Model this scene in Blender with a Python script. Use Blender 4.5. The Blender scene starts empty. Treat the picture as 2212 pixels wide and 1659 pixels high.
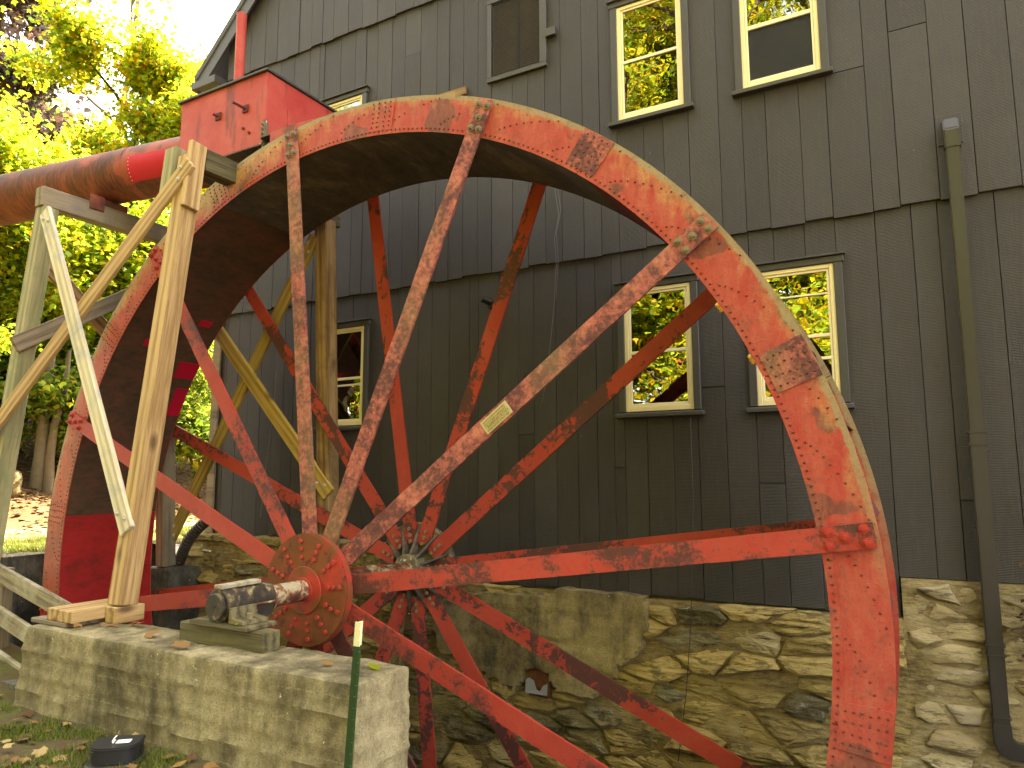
import bpy, bmesh, math, random
import numpy as np
from mathutils import Vector, Matrix, noise as mnoise
R = math.radians
SC = bpy.context.scene
COL = SC.collection
random.seed(7)
RNG = np.random.default_rng(11)

# ------------------------------------------------------------------ camera, light, exposure
cam = bpy.data.cameras.new("camera")
camo = bpy.data.objects.new("camera", cam)
COL.objects.link(camo)
YAW, PITCH, ROLL = R(29.152), R(7.261), R(-0.156)
CAM = Vector((3.7977, -4.0073, 0.7959))
fw = Vector((-math.sin(YAW) * math.cos(PITCH), math.cos(YAW) * math.cos(PITCH), math.sin(PITCH)))
r0 = Vector((math.cos(YAW), math.sin(YAW), 0)); u0 = r0.cross(fw)
rt = r0 * math.cos(ROLL) + u0 * math.sin(ROLL); up = -r0 * math.sin(ROLL) + u0 * math.cos(ROLL)
m3 = Matrix((rt, up, -fw)).transposed()
camo.matrix_world = Matrix.Translation(CAM) @ m3.to_4x4()
cam.sensor_width = 36.0
cam.lens = 36.0 * 1547.1434 / 2212.0
cam.clip_start = 0.05; cam.clip_end = 2000
SC.camera = camo

SUN_EL, SUN_AZ = R(43), R(7)            # azimuth measured from +Y towards +X
world = bpy.data.worlds.new("World"); SC.world = world; world.use_nodes = True
wn = world.node_tree; wn.nodes.clear()
sky = wn.nodes.new("ShaderNodeTexSky"); sky.sky_type = 'NISHITA'; sky.sun_disc = False
sky.sun_elevation = SUN_EL; sky.sun_rotation = SUN_AZ
sky.air_density = 1.0; sky.dust_density = 3.0; sky.ozone_density = 0.6
bg = wn.nodes.new("ShaderNodeBackground"); bg.inputs[1].default_value = 0.15
wo = wn.nodes.new("ShaderNodeOutputWorld")
hz = wn.nodes.new("ShaderNodeHueSaturation"); hz.inputs['Saturation'].default_value = 0.55      # thin autumn haze pales the sky
wn.links.new(sky.outputs[0], hz.inputs['Color']); wn.links.new(hz.outputs[0], bg.inputs[0]); wn.links.new(bg.outputs[0], wo.inputs[0])
sun = bpy.data.lights.new("sun", 'SUN'); sun.energy = 4.2; sun.angle = R(0.5); sun.color = (1.0, 0.93, 0.80)
suno = bpy.data.objects.new("sun", sun); COL.objects.link(suno)
sdir = Vector((math.sin(SUN_AZ) * math.cos(SUN_EL), math.cos(SUN_AZ) * math.cos(SUN_EL), math.sin(SUN_EL)))
suno.rotation_euler = sdir.to_track_quat('Z', 'Y').to_euler()
SC.view_settings.view_transform = 'Standard'; SC.view_settings.look = 'None'
SC.view_settings.gamma = 1.0; SC.view_settings.exposure = 3.82
SC.view_settings.use_curve_mapping = False
SC.view_settings.use_white_balance = True; SC.view_settings.white_balance_temperature = 8200; SC.view_settings.white_balance_tint = 11
SC.render.engine = 'CYCLES'
SC.cycles.use_denoising = True
SC.cycles.max_bounces = 8; SC.cycles.diffuse_bounces = 5; SC.cycles.glossy_bounces = 3
SC.cycles.transmission_bounces = 4; SC.cycles.transparent_max_bounces = 6
SC.cycles.caustics_reflective = False; SC.cycles.caustics_refractive = False

# ------------------------------------------------------------------ material helpers
class NT:
    def __init__(s, name, rough=0.7, spec=0.3):
        s.m = bpy.data.materials.new(name); s.m.use_nodes = True
        s.t = s.m.node_tree; s.b = s.t.nodes["Principled BSDF"]
        s.b.inputs['Roughness'].default_value = rough
        s.b.inputs['Specular IOR Level'].default_value = spec
        s._vec = None
    def n(s, ty, **kw):
        x = s.t.nodes.new(ty)
        for k, v in kw.items(): setattr(x, k, v)
        return x
    def set(s, sock, v):
        if hasattr(v, 'is_linked') or isinstance(v, bpy.types.NodeSocket): s.t.links.new(v, sock)
        else:
            if isinstance(v, tuple) and len(v) == 3 and sock.type == 'RGBA': v = (*v, 1)
            sock.default_value = v
    def oi(s):
        if not hasattr(s, '_oi'): s._oi = s.n("ShaderNodeObjectInfo")
        return s._oi.outputs['Random']
    def isl(s):
        if not hasattr(s, '_gi'): s._gi = s.n("ShaderNodeNewGeometry")
        return s._gi.outputs['Random Per Island']
    def vec(s, scale=(1, 1, 1), rnd=True, world=False):
        if world:
            g = s.n("ShaderNodeNewGeometry").outputs['Position']; rnd = False
        else:
            g = s.n("ShaderNodeTexCoord").outputs['Object']
        if rnd:
            c = s.n("ShaderNodeCombineXYZ"); mm = s.math('MULTIPLY', s.oi(), 37.0)
            s.set(c.inputs[0], mm); s.set(c.inputs[1], s.math('MULTIPLY', s.oi(), 71.0)); s.set(c.inputs[2], mm)
            a = s.n("ShaderNodeVectorMath", operation='ADD'); s.set(a.inputs[0], g); s.set(a.inputs[1], c.outputs[0]); g = a.outputs[0]
        if scale != (1, 1, 1):
            a = s.n("ShaderNodeVectorMath", operation='MULTIPLY'); s.set(a.inputs[0], g); a.inputs[1].default_value = scale; g = a.outputs[0]
        return g
    def noise(s, scale, detail=4, rough=0.6, vec=None, dist=0.0):
        x = s.n("ShaderNodeTexNoise"); x.inputs['Scale'].default_value = scale; x.inputs['Detail'].default_value = detail
        x.inputs['Roughness'].default_value = rough; x.inputs['Distortion'].default_value = dist
        s.set(x.inputs['Vector'], vec if vec is not None else s.vec()); return x.outputs['Fac']
    def voro(s, scale, vec=None, feature='F1', out='Distance'):
        x = s.n("ShaderNodeTexVoronoi", feature=feature); x.inputs['Scale'].default_value = scale
        s.set(x.inputs['Vector'], vec if vec is not None else s.vec()); return x.outputs[out]
    def wave(s, scale, dist, vec, detail=2, dscale=1.0, direction='X'):
        x = s.n("ShaderNodeTexWave", bands_direction=direction); x.inputs['Scale'].default_value = scale
        x.inputs['Distortion'].default_value = dist; x.inputs['Detail'].default_value = detail; x.inputs['Detail Scale'].default_value = dscale
        s.set(x.inputs['Vector'], vec); return x.outputs['Fac']
    def ramp(s, fac, stops, interp='LINEAR'):
        x = s.n("ShaderNodeValToRGB"); x.color_ramp.interpolation = interp
        e = x.color_ramp.elements
        while len(e) < len(stops): e.new(0.5)
        for el, (p, c) in zip(e, stops):
            el.position = p; el.color = (*c, 1) if isinstance(c, tuple) else (c, c, c, 1)
        s.set(x.inputs[0], fac); return x.outputs[0]
    def step(s, fac, lo, hi): return s.ramp(fac, [(lo, 0.0), (hi, 1.0)])
    def mix(s, fac, a, b, mode='MIX'):
        x = s.n("ShaderNodeMix", data_type='RGBA', blend_type=mode)
        s.set(x.inputs[0], fac); s.set(x.inputs[6], a); s.set(x.inputs[7], b); return x.outputs[2]
    def math(s, op, a, b=0.0):
        x = s.n("ShaderNodeMath", operation=op); s.set(x.inputs[0], a); s.set(x.inputs[1], b); return x.outputs[0]
    def sep(s, vec):
        x = s.n("ShaderNodeSeparateXYZ"); s.set(x.inputs[0], vec); return x.outputs
    def bump(s, h, strength=0.5, dist=0.01, prev=None):
        x = s.n("ShaderNodeBump"); x.inputs['Strength'].default_value = strength; x.inputs['Distance'].default_value = dist
        s.set(x.inputs['Height'], h)
        if prev is not None: s.set(x.inputs['Normal'], prev)
        return x.outputs[0]
    def out(s, col=None, rough=None, normal=None, metal=None):
        if col is not None: s.set(s.b.inputs['Base Color'], col)
        if rough is not None: s.set(s.b.inputs['Roughness'], rough)
        if normal is not None: s.set(s.b.inputs['Normal'], normal)
        if metal is not None: s.set(s.b.inputs['Metallic'], metal)
        return s.m

def plain(name, col, rough=0.6, var=0.15, nscale=12, bump=0.2, spec=0.3):
    t = NT(name, rough, spec)
    f = t.noise(nscale, 5, 0.65)
    lo = tuple(c * (1 - var) for c in col); hi = tuple(min(1, c * (1 + var)) for c in col)
    return t.out(t.mix(f, lo, hi), normal=t.bump(t.noise(nscale * 4, 4), bump, 0.004))

RED = (0.345, 0.034, 0.025); REDL = (0.40, 0.075, 0.052); PRIMER = (0.155, 0.042, 0.032)
DARKR = (0.062, 0.020, 0.019); TAN = (0.47, 0.31, 0.105); RUST = (0.17, 0.062, 0.022)

def m_shroud():
    t = NT("weathered_red_paint", 0.62, 0.3)
    v = t.vec(rnd=False)
    x, y, z = t.sep(v)
    r = t.math('SQRT', t.math('ADD', t.math('MULTIPLY', x, x), t.math('MULTIPLY', z, z)))
    upw = t.step(z, 0.15, 0.95)                      # weather falls on the upper half of the rim
    n1 = t.noise(2.2, 6, 0.62, v, 0.4); n2 = t.noise(9, 6, 0.7, v); n3 = t.noise(34, 4, 0.7, v)
    base = t.mix(t.step(n2, 0.35, 0.75), RED, REDL)
    pr = t.step(t.noise(2.6, 3, 0.45, t.vec((1, 1, 1), False), 0.2), 0.585, 0.60)
    base = t.mix(pr, base, PRIMER)
    edge = t.math('MULTIPLY', t.math('SUBTRACT', r, 3.40), 3.8)       # 0 inner .. 1 outer
    lw = t.math('MULTIPLY', t.step(t.math('MULTIPLY', x, -0.25), -0.02, 0.22), t.step(t.math('MULTIPLY', z, 0.25), 0.55, 0.78))   # splashed under the flume
    stk = t.noise(7, 6, 0.7, t.vec((1.6, 1, 0.5), False), 0.3)
    e2 = t.math('ADD', t.math('MULTIPLY', edge, 0.72), t.math('MULTIPLY', t.math('SUBTRACT', n1, 0.5), 1.1))
    e2 = t.math('ADD', e2, t.math('MULTIPLY', t.math('SUBTRACT', n2, 0.5), 0.7))
    e2 = t.math('ADD', e2, t.math('MULTIPLY', t.math('SUBTRACT', stk, 0.5), 0.9))
    e2 = t.math('ADD', e2, t.math('MULTIPLY', lw, 0.42))
    base = t.mix(t.math('MULTIPLY', t.step(t.math('ADD', stk, t.math('MULTIPLY', n3, 0.3)), 0.55, 0.85), 0.55), base, (0.43, 0.13, 0.085))
    tanm = t.math('MULTIPLY', t.step(e2, 0.42, 1.02), upw)
    base = t.mix(t.math('MULTIPLY', tanm, 0.9), base, t.mix(t.step(n3, 0.42, 0.72), TAN, (0.25, 0.12, 0.06)))
    sal = t.step(t.math('MULTIPLY', x, -0.25), 0.62, 0.85)
    base = t.mix(t.math('MULTIPLY', sal, 0.55), base, t.mix(n2, (0.34, 0.075, 0.035), (0.46, 0.16, 0.08)))
    lip = t.math('MULTIPLY', t.step(t.math('ADD', edge, t.math('MULTIPLY', n2, 0.25)), 0.96, 1.10), upw)
    base = t.mix(t.math('MULTIPLY', lip, 0.8), base, t.mix(n3, (0.10, 0.08, 0.05), (0.42, 0.36, 0.20)))
    gr = t.step(t.noise(6, 8, 0.78, v, 0.5), 0.52, 0.66)
    base = t.mix(t.math('MULTIPLY', gr, 0.55), base, (0.12, 0.045, 0.03))
    base = t.mix(t.math('MULTIPLY', t.step(n3, 0.58, 0.68), 0.8), base, (0.11, 0.04, 0.028))
    bn = t.bump(n3, 0.35, 0.004); bn = t.bump(t.step(n2, 0.5, 0.62), 0.3, 0.003, bn)
    return t.out(base, normal=bn)

def m_spoke(name, soft, off=0.0):
    t = NT(name, 0.6, 0.3)
    v = t.vec(); vs = t.vec((0.55, 1, 1))
    n1 = t.noise(2.2, 5, 0.62, vs, 0.25); n2 = t.noise(13, 9, 0.76, v, 0.6); n3 = t.noise(60, 5, 0.75, v)
    k = t.math('ADD', n1, t.math('MULTIPLY', t.math('SUBTRACT', n2, 0.5), 0.75))
    if soft: k = t.math('ADD', k, t.math('MULTIPLY', t.math('SUBTRACT', n3, 0.5), 0.30))
    k = t.math('ADD', k, t.math('MULTIPLY', t.math('SUBTRACT', t.oi(), 0.5), 0.14))
    m = t.step(k, 0.455 + off, 0.565 + off) if soft else t.step(k, 0.535, 0.57)
    red = t.mix(t.step(n2, 0.3, 0.7), (0.38, 0.033, 0.023), (0.40, 0.068, 0.045))
    red = t.mix(t.math('MULTIPLY', t.step(t.noise(1.5, 4, 0.6, v), 0.45, 0.7), 0.6), red, (0.26, 0.026, 0.018))
    dk = t.mix(n3, DARKR, (0.11, 0.040, 0.032))
    base = t.mix(m, red, dk)
    base = t.mix(t.math('MULTIPLY', t.step(n3, 0.60, 0.70), 0.45), base, (0.13, 0.035, 0.025))
    lic = t.step(t.noise(170, 2, 0.5, v), 0.75, 0.78)
    base = t.mix(t.math('MULTIPLY', lic, 0.5), base, (0.45, 0.40, 0.30))
    bn = t.bump(t.math('SUBTRACT', 1.0, m), 0.4, 0.003); bn = t.bump(n3, 0.35, 0.003, bn)
    return t.out(base, normal=bn)

def m_spoke_old():
    t = NT("faded_maroon_paint", 0.65, 0.25)
    v = t.vec()
    n1 = t.noise(5, 8, 0.72, v, 0.3); n2 = t.noise(28, 6, 0.7, v)
    base = t.ramp(t.math('ADD', t.math('MULTIPLY', n1, 0.6), t.math('MULTIPLY', n2, 0.4)),
                  [(0.34, DARKR), (0.47, (0.13, 0.045, 0.042)), (0.53, (0.33, 0.09, 0.07)), (0.62, (0.46, 0.17, 0.12))])
    zz = t.step(t.noise(1.4, 3, 0.5, v), 0.5, 0.66)
    base = t.mix(t.math('MULTIPLY', zz, 0.5), base, t.mix(n2, (0.10, 0.06, 0.035), (0.36, 0.24, 0.12)))
    return t.out(base, normal=t.bump(n2, 0.4, 0.004))

def m_sole(name, stops, seedscale=3.0):
    t = NT(name, 0.75, 0.25)
    v = t.vec((1, 0.45, 1), False)
    n1 = t.noise(seedscale, 7, 0.7, v, 0.4); n2 = t.noise(22, 6, 0.72, v)
    base = t.ramp(t.math('ADD', t.math('MULTIPLY', n1, 0.65), t.math('MULTIPLY', n2, 0.35)), stops)
    return t.out(base, normal=t.bump(n2, 0.35, 0.006))

def m_rusthub():
    t = NT("rusted_red_casting", 0.65, 0.3)
    v = t.vec(rnd=False)
    n1 = t.noise(3.2, 6, 0.65, v, 0.4); n2 = t.noise(30, 5, 0.7, v)
    base = t.ramp(n1, [(0.36, (0.13, 0.045, 0.014)), (0.5, (0.19, 0.055, 0.02)), (0.56, (0.32, 0.035, 0.022)), (0.68, (0.45, 0.04, 0.025))])
    base = t.mix(t.step(t.noise(8, 6, 0.7, v), 0.58, 0.66), base, (0.07, 0.022, 0.018))
    return t.out(base, normal=t.bump(n2, 0.45, 0.004))

def m_oldhub():
    t = NT("lichened_grey_iron", 0.75, 0.2)
    v = t.vec(rnd=False)
    n1 = t.noise(7, 6, 0.7, v, 0.4); n2 = t.noise(40, 4, 0.7, v)
    base = t.ramp(n1, [(0.3, (0.06, 0.048, 0.03)), (0.5, (0.14, 0.115, 0.075)), (0.62, (0.24, 0.195, 0.11))])
    base = t.mix(t.step(t.noise(4, 4, 0.6, v), 0.56, 0.62), base, (0.26, 0.04, 0.025))
    base = t.mix(t.step(t.noise(26, 3, 0.6, v, 0.5), 0.63, 0.65), base, (0.75, 0.72, 0.60))
    return t.out(base, normal=t.bump(n2, 0.5, 0.005))

def m_shaft():
    t = NT("mottled_shaft_iron", 0.6, 0.3)
    v = t.vec(rnd=False)
    n1 = t.noise(9, 7, 0.72, v, 0.5)
    base = t.ramp(n1, [(0.32, (0.035, 0.025, 0.02)), (0.45, (0.10, 0.035, 0.025)), (0.52, (0.22, 0.10, 0.05)), (0.58, (0.40, 0.34, 0.22)), (0.66, (0.30, 0.26, 0.2))])
    return t.out(base, normal=t.bump(t.noise(50, 4, 0.7, v), 0.4, 0.004))

def m_siding():
    t = NT("charcoal_stained_board", 0.55, 0.35)
    v = t.vec(); vl = t.vec((9, 9, 0.8))
    n1 = t.noise(1.3, 5, 0.6, v); n2 = t.noise(6, 6, 0.65, vl, 0.5)
    saw = t.wave(30, 3.2, t.vec((0.5, 0.5, 1)), 3, 1.3, 'Z')
    k = t.math('ADD', t.math('MULTIPLY', t.math('SUBTRACT', t.oi(), 0.5), 0.5), t.math('MULTIPLY', n1, 1.0))
    base = t.ramp(k, [(0.2, (0.031, 0.0255, 0.0235)), (0.5, (0.039, 0.033, 0.0305)), (0.8, (0.049, 0.0425, 0.0395))])
    base = t.mix(t.math('MULTIPLY', t.step(n2, 0.48, 0.72), 0.4), base, (0.066, 0.061, 0.058))
    base = t.mix(t.math('MULTIPLY', t.step(t.noise(2.6, 7, 0.7, v, 0.4), 0.55, 0.75), 0.35), base, (0.026, 0.024, 0.022))
    base = t.mix(t.math('MULTIPLY', t.step(saw, 0.55, 0.95), 0.15), base, (0.066, 0.064, 0.062))
    knot = t.step(t.voro(2.3, t.vec((2.2, 2.2, 1))), 0.0, 0.09)
    base = t.mix(t.math('MULTIPLY', t.math('SUBTRACT', 1.0, knot), 0.5), base, (0.026, 0.024, 0.022))
    base = t.mix(t.step(t.noise(38, 2, 0.5, t.vec((1, 1, 0.35))), 0.79, 0.81), base, (0.15, 0.145, 0.13))
    bn = t.bump(saw, 0.35, 0.005); bn = t.bump(n2, 0.6, 0.006, bn); bn = t.bump(t.noise(70, 4, 0.7, vl), 0.25, 0.003, bn)
    return t.out(base, t.ramp(n2, [(0.3, 0.48), (0.7, 0.66)]), bn)

def m_wood(name, a, b, grain=(0.55, 0.55, 0.55), mould=None, rough=0.7, gs=5.0, knots=True):
    # grain runs along the local X axis of each timber's own texture space
    t = NT(name, rough, 0.2)
    v = t.vec((0.28, 5, 5)); v2 = t.vec((0.9, 30, 30)); vv = t.vec()
    w = t.wave(gs * 0.33, 6.0, t.vec((0.16, 2.6, 2.6)), 3, 1.2, 'Y'); n = t.noise(gs, 5, 0.6, v, 0.6); f = t.noise(3.5, 5, 0.7, v2)
    k = t.math('ADD', t.math('MULTIPLY', w, 0.16), t.math('ADD', t.math('MULTIPLY', n, 0.46), t.math('MULTIPLY', f, 0.44)))
    base = t.ramp(k, [(0.41, a), (0.60, b)])
    base = t.mix(t.math('MULTIPLY', t.step(f, 0.52, 0.75), 0.4), base, grain)
    if knots:
        kn = t.voro(1.35, t.vec((1.0, 2.3, 2.3)))
        base = t.mix(t.ramp(kn, [(0.04, 0.85), (0.13, 0.0)]), base, (0.085, 0.045, 0.02))
    if mould: base = t.mix(t.math('MULTIPLY', t.step(t.noise(2.4, 6, 0.65, vv, 0.5), 0.48, 0.66), 0.75), base, mould)
    return t.out(base, normal=t.bump(f, 0.25, 0.003))

def m_concrete(name, cols, streak=True, scale=1.0, rnd=False, lifts=None):
    t = NT(name, 0.9, 0.15)
    v = t.vec(rnd=rnd)
    n1 = t.noise(2.1 * scale, 6, 0.65, v, 0.5); n2 = t.noise(14 * scale, 7, 0.75, v); n3 = t.noise(85, 5, 0.75, v)
    st = t.noise(5.5 * scale, 5, 0.6, t.vec((1, 1, 0.22), rnd), 0.3)
    k = t.math('ADD', t.math('MULTIPLY', n1, 0.40), t.math('ADD', t.math('MULTIPLY', st, 0.40), t.math('MULTIPLY', n2, 0.24)))
    base = t.ramp(k, [(0.42, cols[0]), (0.49, cols[1]), (0.565, cols[2]), (0.64, cols[3])])
    base = t.mix(t.math('MULTIPLY', t.step(n3, 0.50, 0.68), 0.55), base, cols[0])
    base = t.mix(t.step(t.noise(24, 3, 0.6, v, 0.6), 0.71, 0.735), base, (0.60, 0.56, 0.45))
    base = t.mix(t.step(t.noise(60, 4, 0.7, v), 0.66, 0.70), base, (0.035, 0.03, 0.022))
    if lifts:      # dark dirt lines along the form-board joints
        z = t.sep(v)[2]; fz = t.math('FRACT', t.math('DIVIDE', t.math('ADD', t.math('ADD', z, lifts[0]), t.math('MULTIPLY', t.math('SUBTRACT', n1, 0.5), 0.05)), lifts[1]))
        ln = t.ramp(fz, [(0.0, 1.0), (0.035, 0.9), (0.07, 0.0)])
        base = t.mix(t.math('MULTIPLY', t.math('MULTIPLY', ln, t.step(n2, 0.36, 0.56)), 0.5), base, t.mix(t.step(n3, 0.45, 0.6), cols[3], cols[0]))
        tone = t.n("ShaderNodeTexWhiteNoise", noise_dimensions='1D'); t.set(tone.inputs['W'], t.math('FLOOR', t.math('DIVIDE', t.math('ADD', z, lifts[0]), lifts[1])))
        base = t.mix(t.math('MULTIPLY', tone.outputs['Value'], 0.15), base, cols[1])
    bn = t.bump(n3, 0.75, 0.008); bn = t.bump(n2, 0.55, 0.012, bn)
    return t.out(base, normal=bn)

def m_stone(name, cols, lichen=0.68, dark=0.6):
    t = NT(name, 0.9, 0.15)
    v = t.vec(); vs = t.vec((1, 1, 4.5)); vw = t.vec(world=True)
    n1 = t.noise(2.2, 5, 0.65, v); n2 = t.noise(7, 7, 0.72, vs, 0.5); n3 = t.noise(55, 5, 0.75, v)
    k = t.math('ADD', t.math('MULTIPLY', t.oi(), 0.42), t.math('ADD', t.math('MULTIPLY', n1, 0.35), t.math('MULTIPLY', n2, 0.32)))
    base = t.ramp(k, [(0.24, cols[0]), (0.44, cols[1]), (0.62, cols[2]), (0.80, cols[3])])
    base = t.mix(t.step(n2, 0.56, 0.70), base, cols[1])
    base = t.mix(t.math('MULTIPLY', t.step(t.noise(3.0, 6, 0.7, vw, 0.4), dark, dark + 0.1), 0.8), base, (0.05, 0.043, 0.032))
    base = t.mix(t.math('MULTIPLY', t.step(t.noise(11, 7, 0.78, vw, 0.5), lichen, lichen + 0.05), 0.7), base, (0.33, 0.34, 0.25))
    base = t.mix(t.math('MULTIPLY', t.step(t.noise(5, 7, 0.75, t.vec((1, 1, 5)), 0.3), 0.54, 0.60), 0.7), base, (0.045, 0.036, 0.02))
    bn = t.bump(n2, 1.0, 0.035); bn = t.bump(n3, 0.65, 0.008, bn); bn = t.bump(t.noise(4, 4, 0.6, v), 0.8, 0.04, bn)
    return t.out(base, normal=bn)

def m_leaf(name, stops, trans=0.5, rough=0.55):
    t = NT(name, rough, 0.25)
    col = t.ramp(t.isl(), stops)
    vv = t.noise(60, 2, 0.5, t.vec(rnd=False))
    col = t.mix(t.math('MULTIPLY', vv, 0.3), col, (0.05, 0.05, 0.01))
    t.set(t.b.inputs['Base Color'], col)
    tr = t.n("ShaderNodeBsdfTranslucent"); t.set(tr.inputs[0], col)
    ms = t.n("ShaderNodeMixShader"); ms.inputs[0].default_value = trans
    o = t.t.nodes["Material Output"]
    t.t.links.new(t.b.outputs[0], ms.inputs[1]); t.t.links.new(tr.outputs[0], ms.inputs[2]); t.t.links.new(ms.outputs[0], o.inputs[0])
    return t.m

def m_glass():
    t = NT("window_glass", 0.02, 0.5)
    t.t.nodes.remove(t.b)
    v = t.vec(rnd=True)
    bn = t.bump(t.noise(5, 2, 0.5, v), 0.04, 0.02)
    g = t.n("ShaderNodeBsdfGlossy"); g.inputs['Roughness'].default_value = 0.0; g.inputs['Color'].default_value = (1, 1, 1, 1)
    t.set(g.inputs['Normal'], bn)
    tr = t.n("ShaderNodeBsdfTransparent"); tr.inputs[0].default_value = (0.86, 0.88, 0.86, 1)
    fr = t.n("ShaderNodeFresnel"); fr.inputs['IOR'].default_value = 3.0
    ms = t.n("ShaderNodeMixShader")
    t.t.links.new(fr.outputs[0], ms.inputs[0]); t.t.links.new(tr.outputs[0], ms.inputs[1]); t.t.links.new(g.outputs[0], ms.inputs[2])
    t.t.links.new(ms.outputs[0], t.t.nodes["Material Output"].inputs[0])
    return t.m

def m_ground():
    t = NT("leafy_soil", 0.95, 0.1)
    v = t.vec(rnd=False)
    n1 = t.noise(1.5, 6, 0.65, v); n2 = t.noise(18, 7, 0.75, v); n3 = t.noise(70, 4, 0.7, v)
    x, y, z = t.sep(v)
    soil = t.mix(n2, (0.05, 0.036, 0.02), (0.15, 0.105, 0.06))
    litter = t.ramp(t.voro(26, v, 'F1', 'Color'), [(0.2, (0.05, 0.028, 0.014)), (0.5, (0.115, 0.065, 0.03)), (0.8, (0.17, 0.11, 0.055))])
    grass = t.mix(n2, (0.045, 0.06, 0.012), (0.13, 0.15, 0.03))
    base = t.mix(t.math('MULTIPLY', t.step(n1, 0.48, 0.62), t.step(n2, 0.42, 0.58)), soil, grass)
    lawn = t.math('MULTIPLY', t.ramp(t.math('DIVIDE', t.math('ADD', t.math('MULTIPLY', x, -1.0), t.math('MULTIPLY', t.math('SUBTRACT', n1, 0.5), 2.0)), 20.0), [(0.20, 0.0), (0.215, 1.0), (0.29, 1.0), (0.31, 0.0)]), t.step(n2, 0.30, 0.5))
    base = t.mix(lawn, base, grass)
    hill = t.step(t.math('ADD', t.math('MULTIPLY', x, -1.0), t.math('MULTIPLY', t.math('SUBTRACT', n1, 0.5), 3.0)), 6.6, 7.2)
    hill2 = t.ramp(t.math('DIVIDE', t.math('ADD', t.math('MULTIPLY', x, -1.0), t.math('MULTIPLY', t.math('SUBTRACT', n1, 0.5), 2.0)), 20.0), [(0.37, 0.0), (0.41, 1.0)])
    base = t.mix(hill2, base, litter)
    return t.out(base, normal=t.bump(n3, 0.6, 0.01, t.bump(n2, 0.7, 0.03)))

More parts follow.
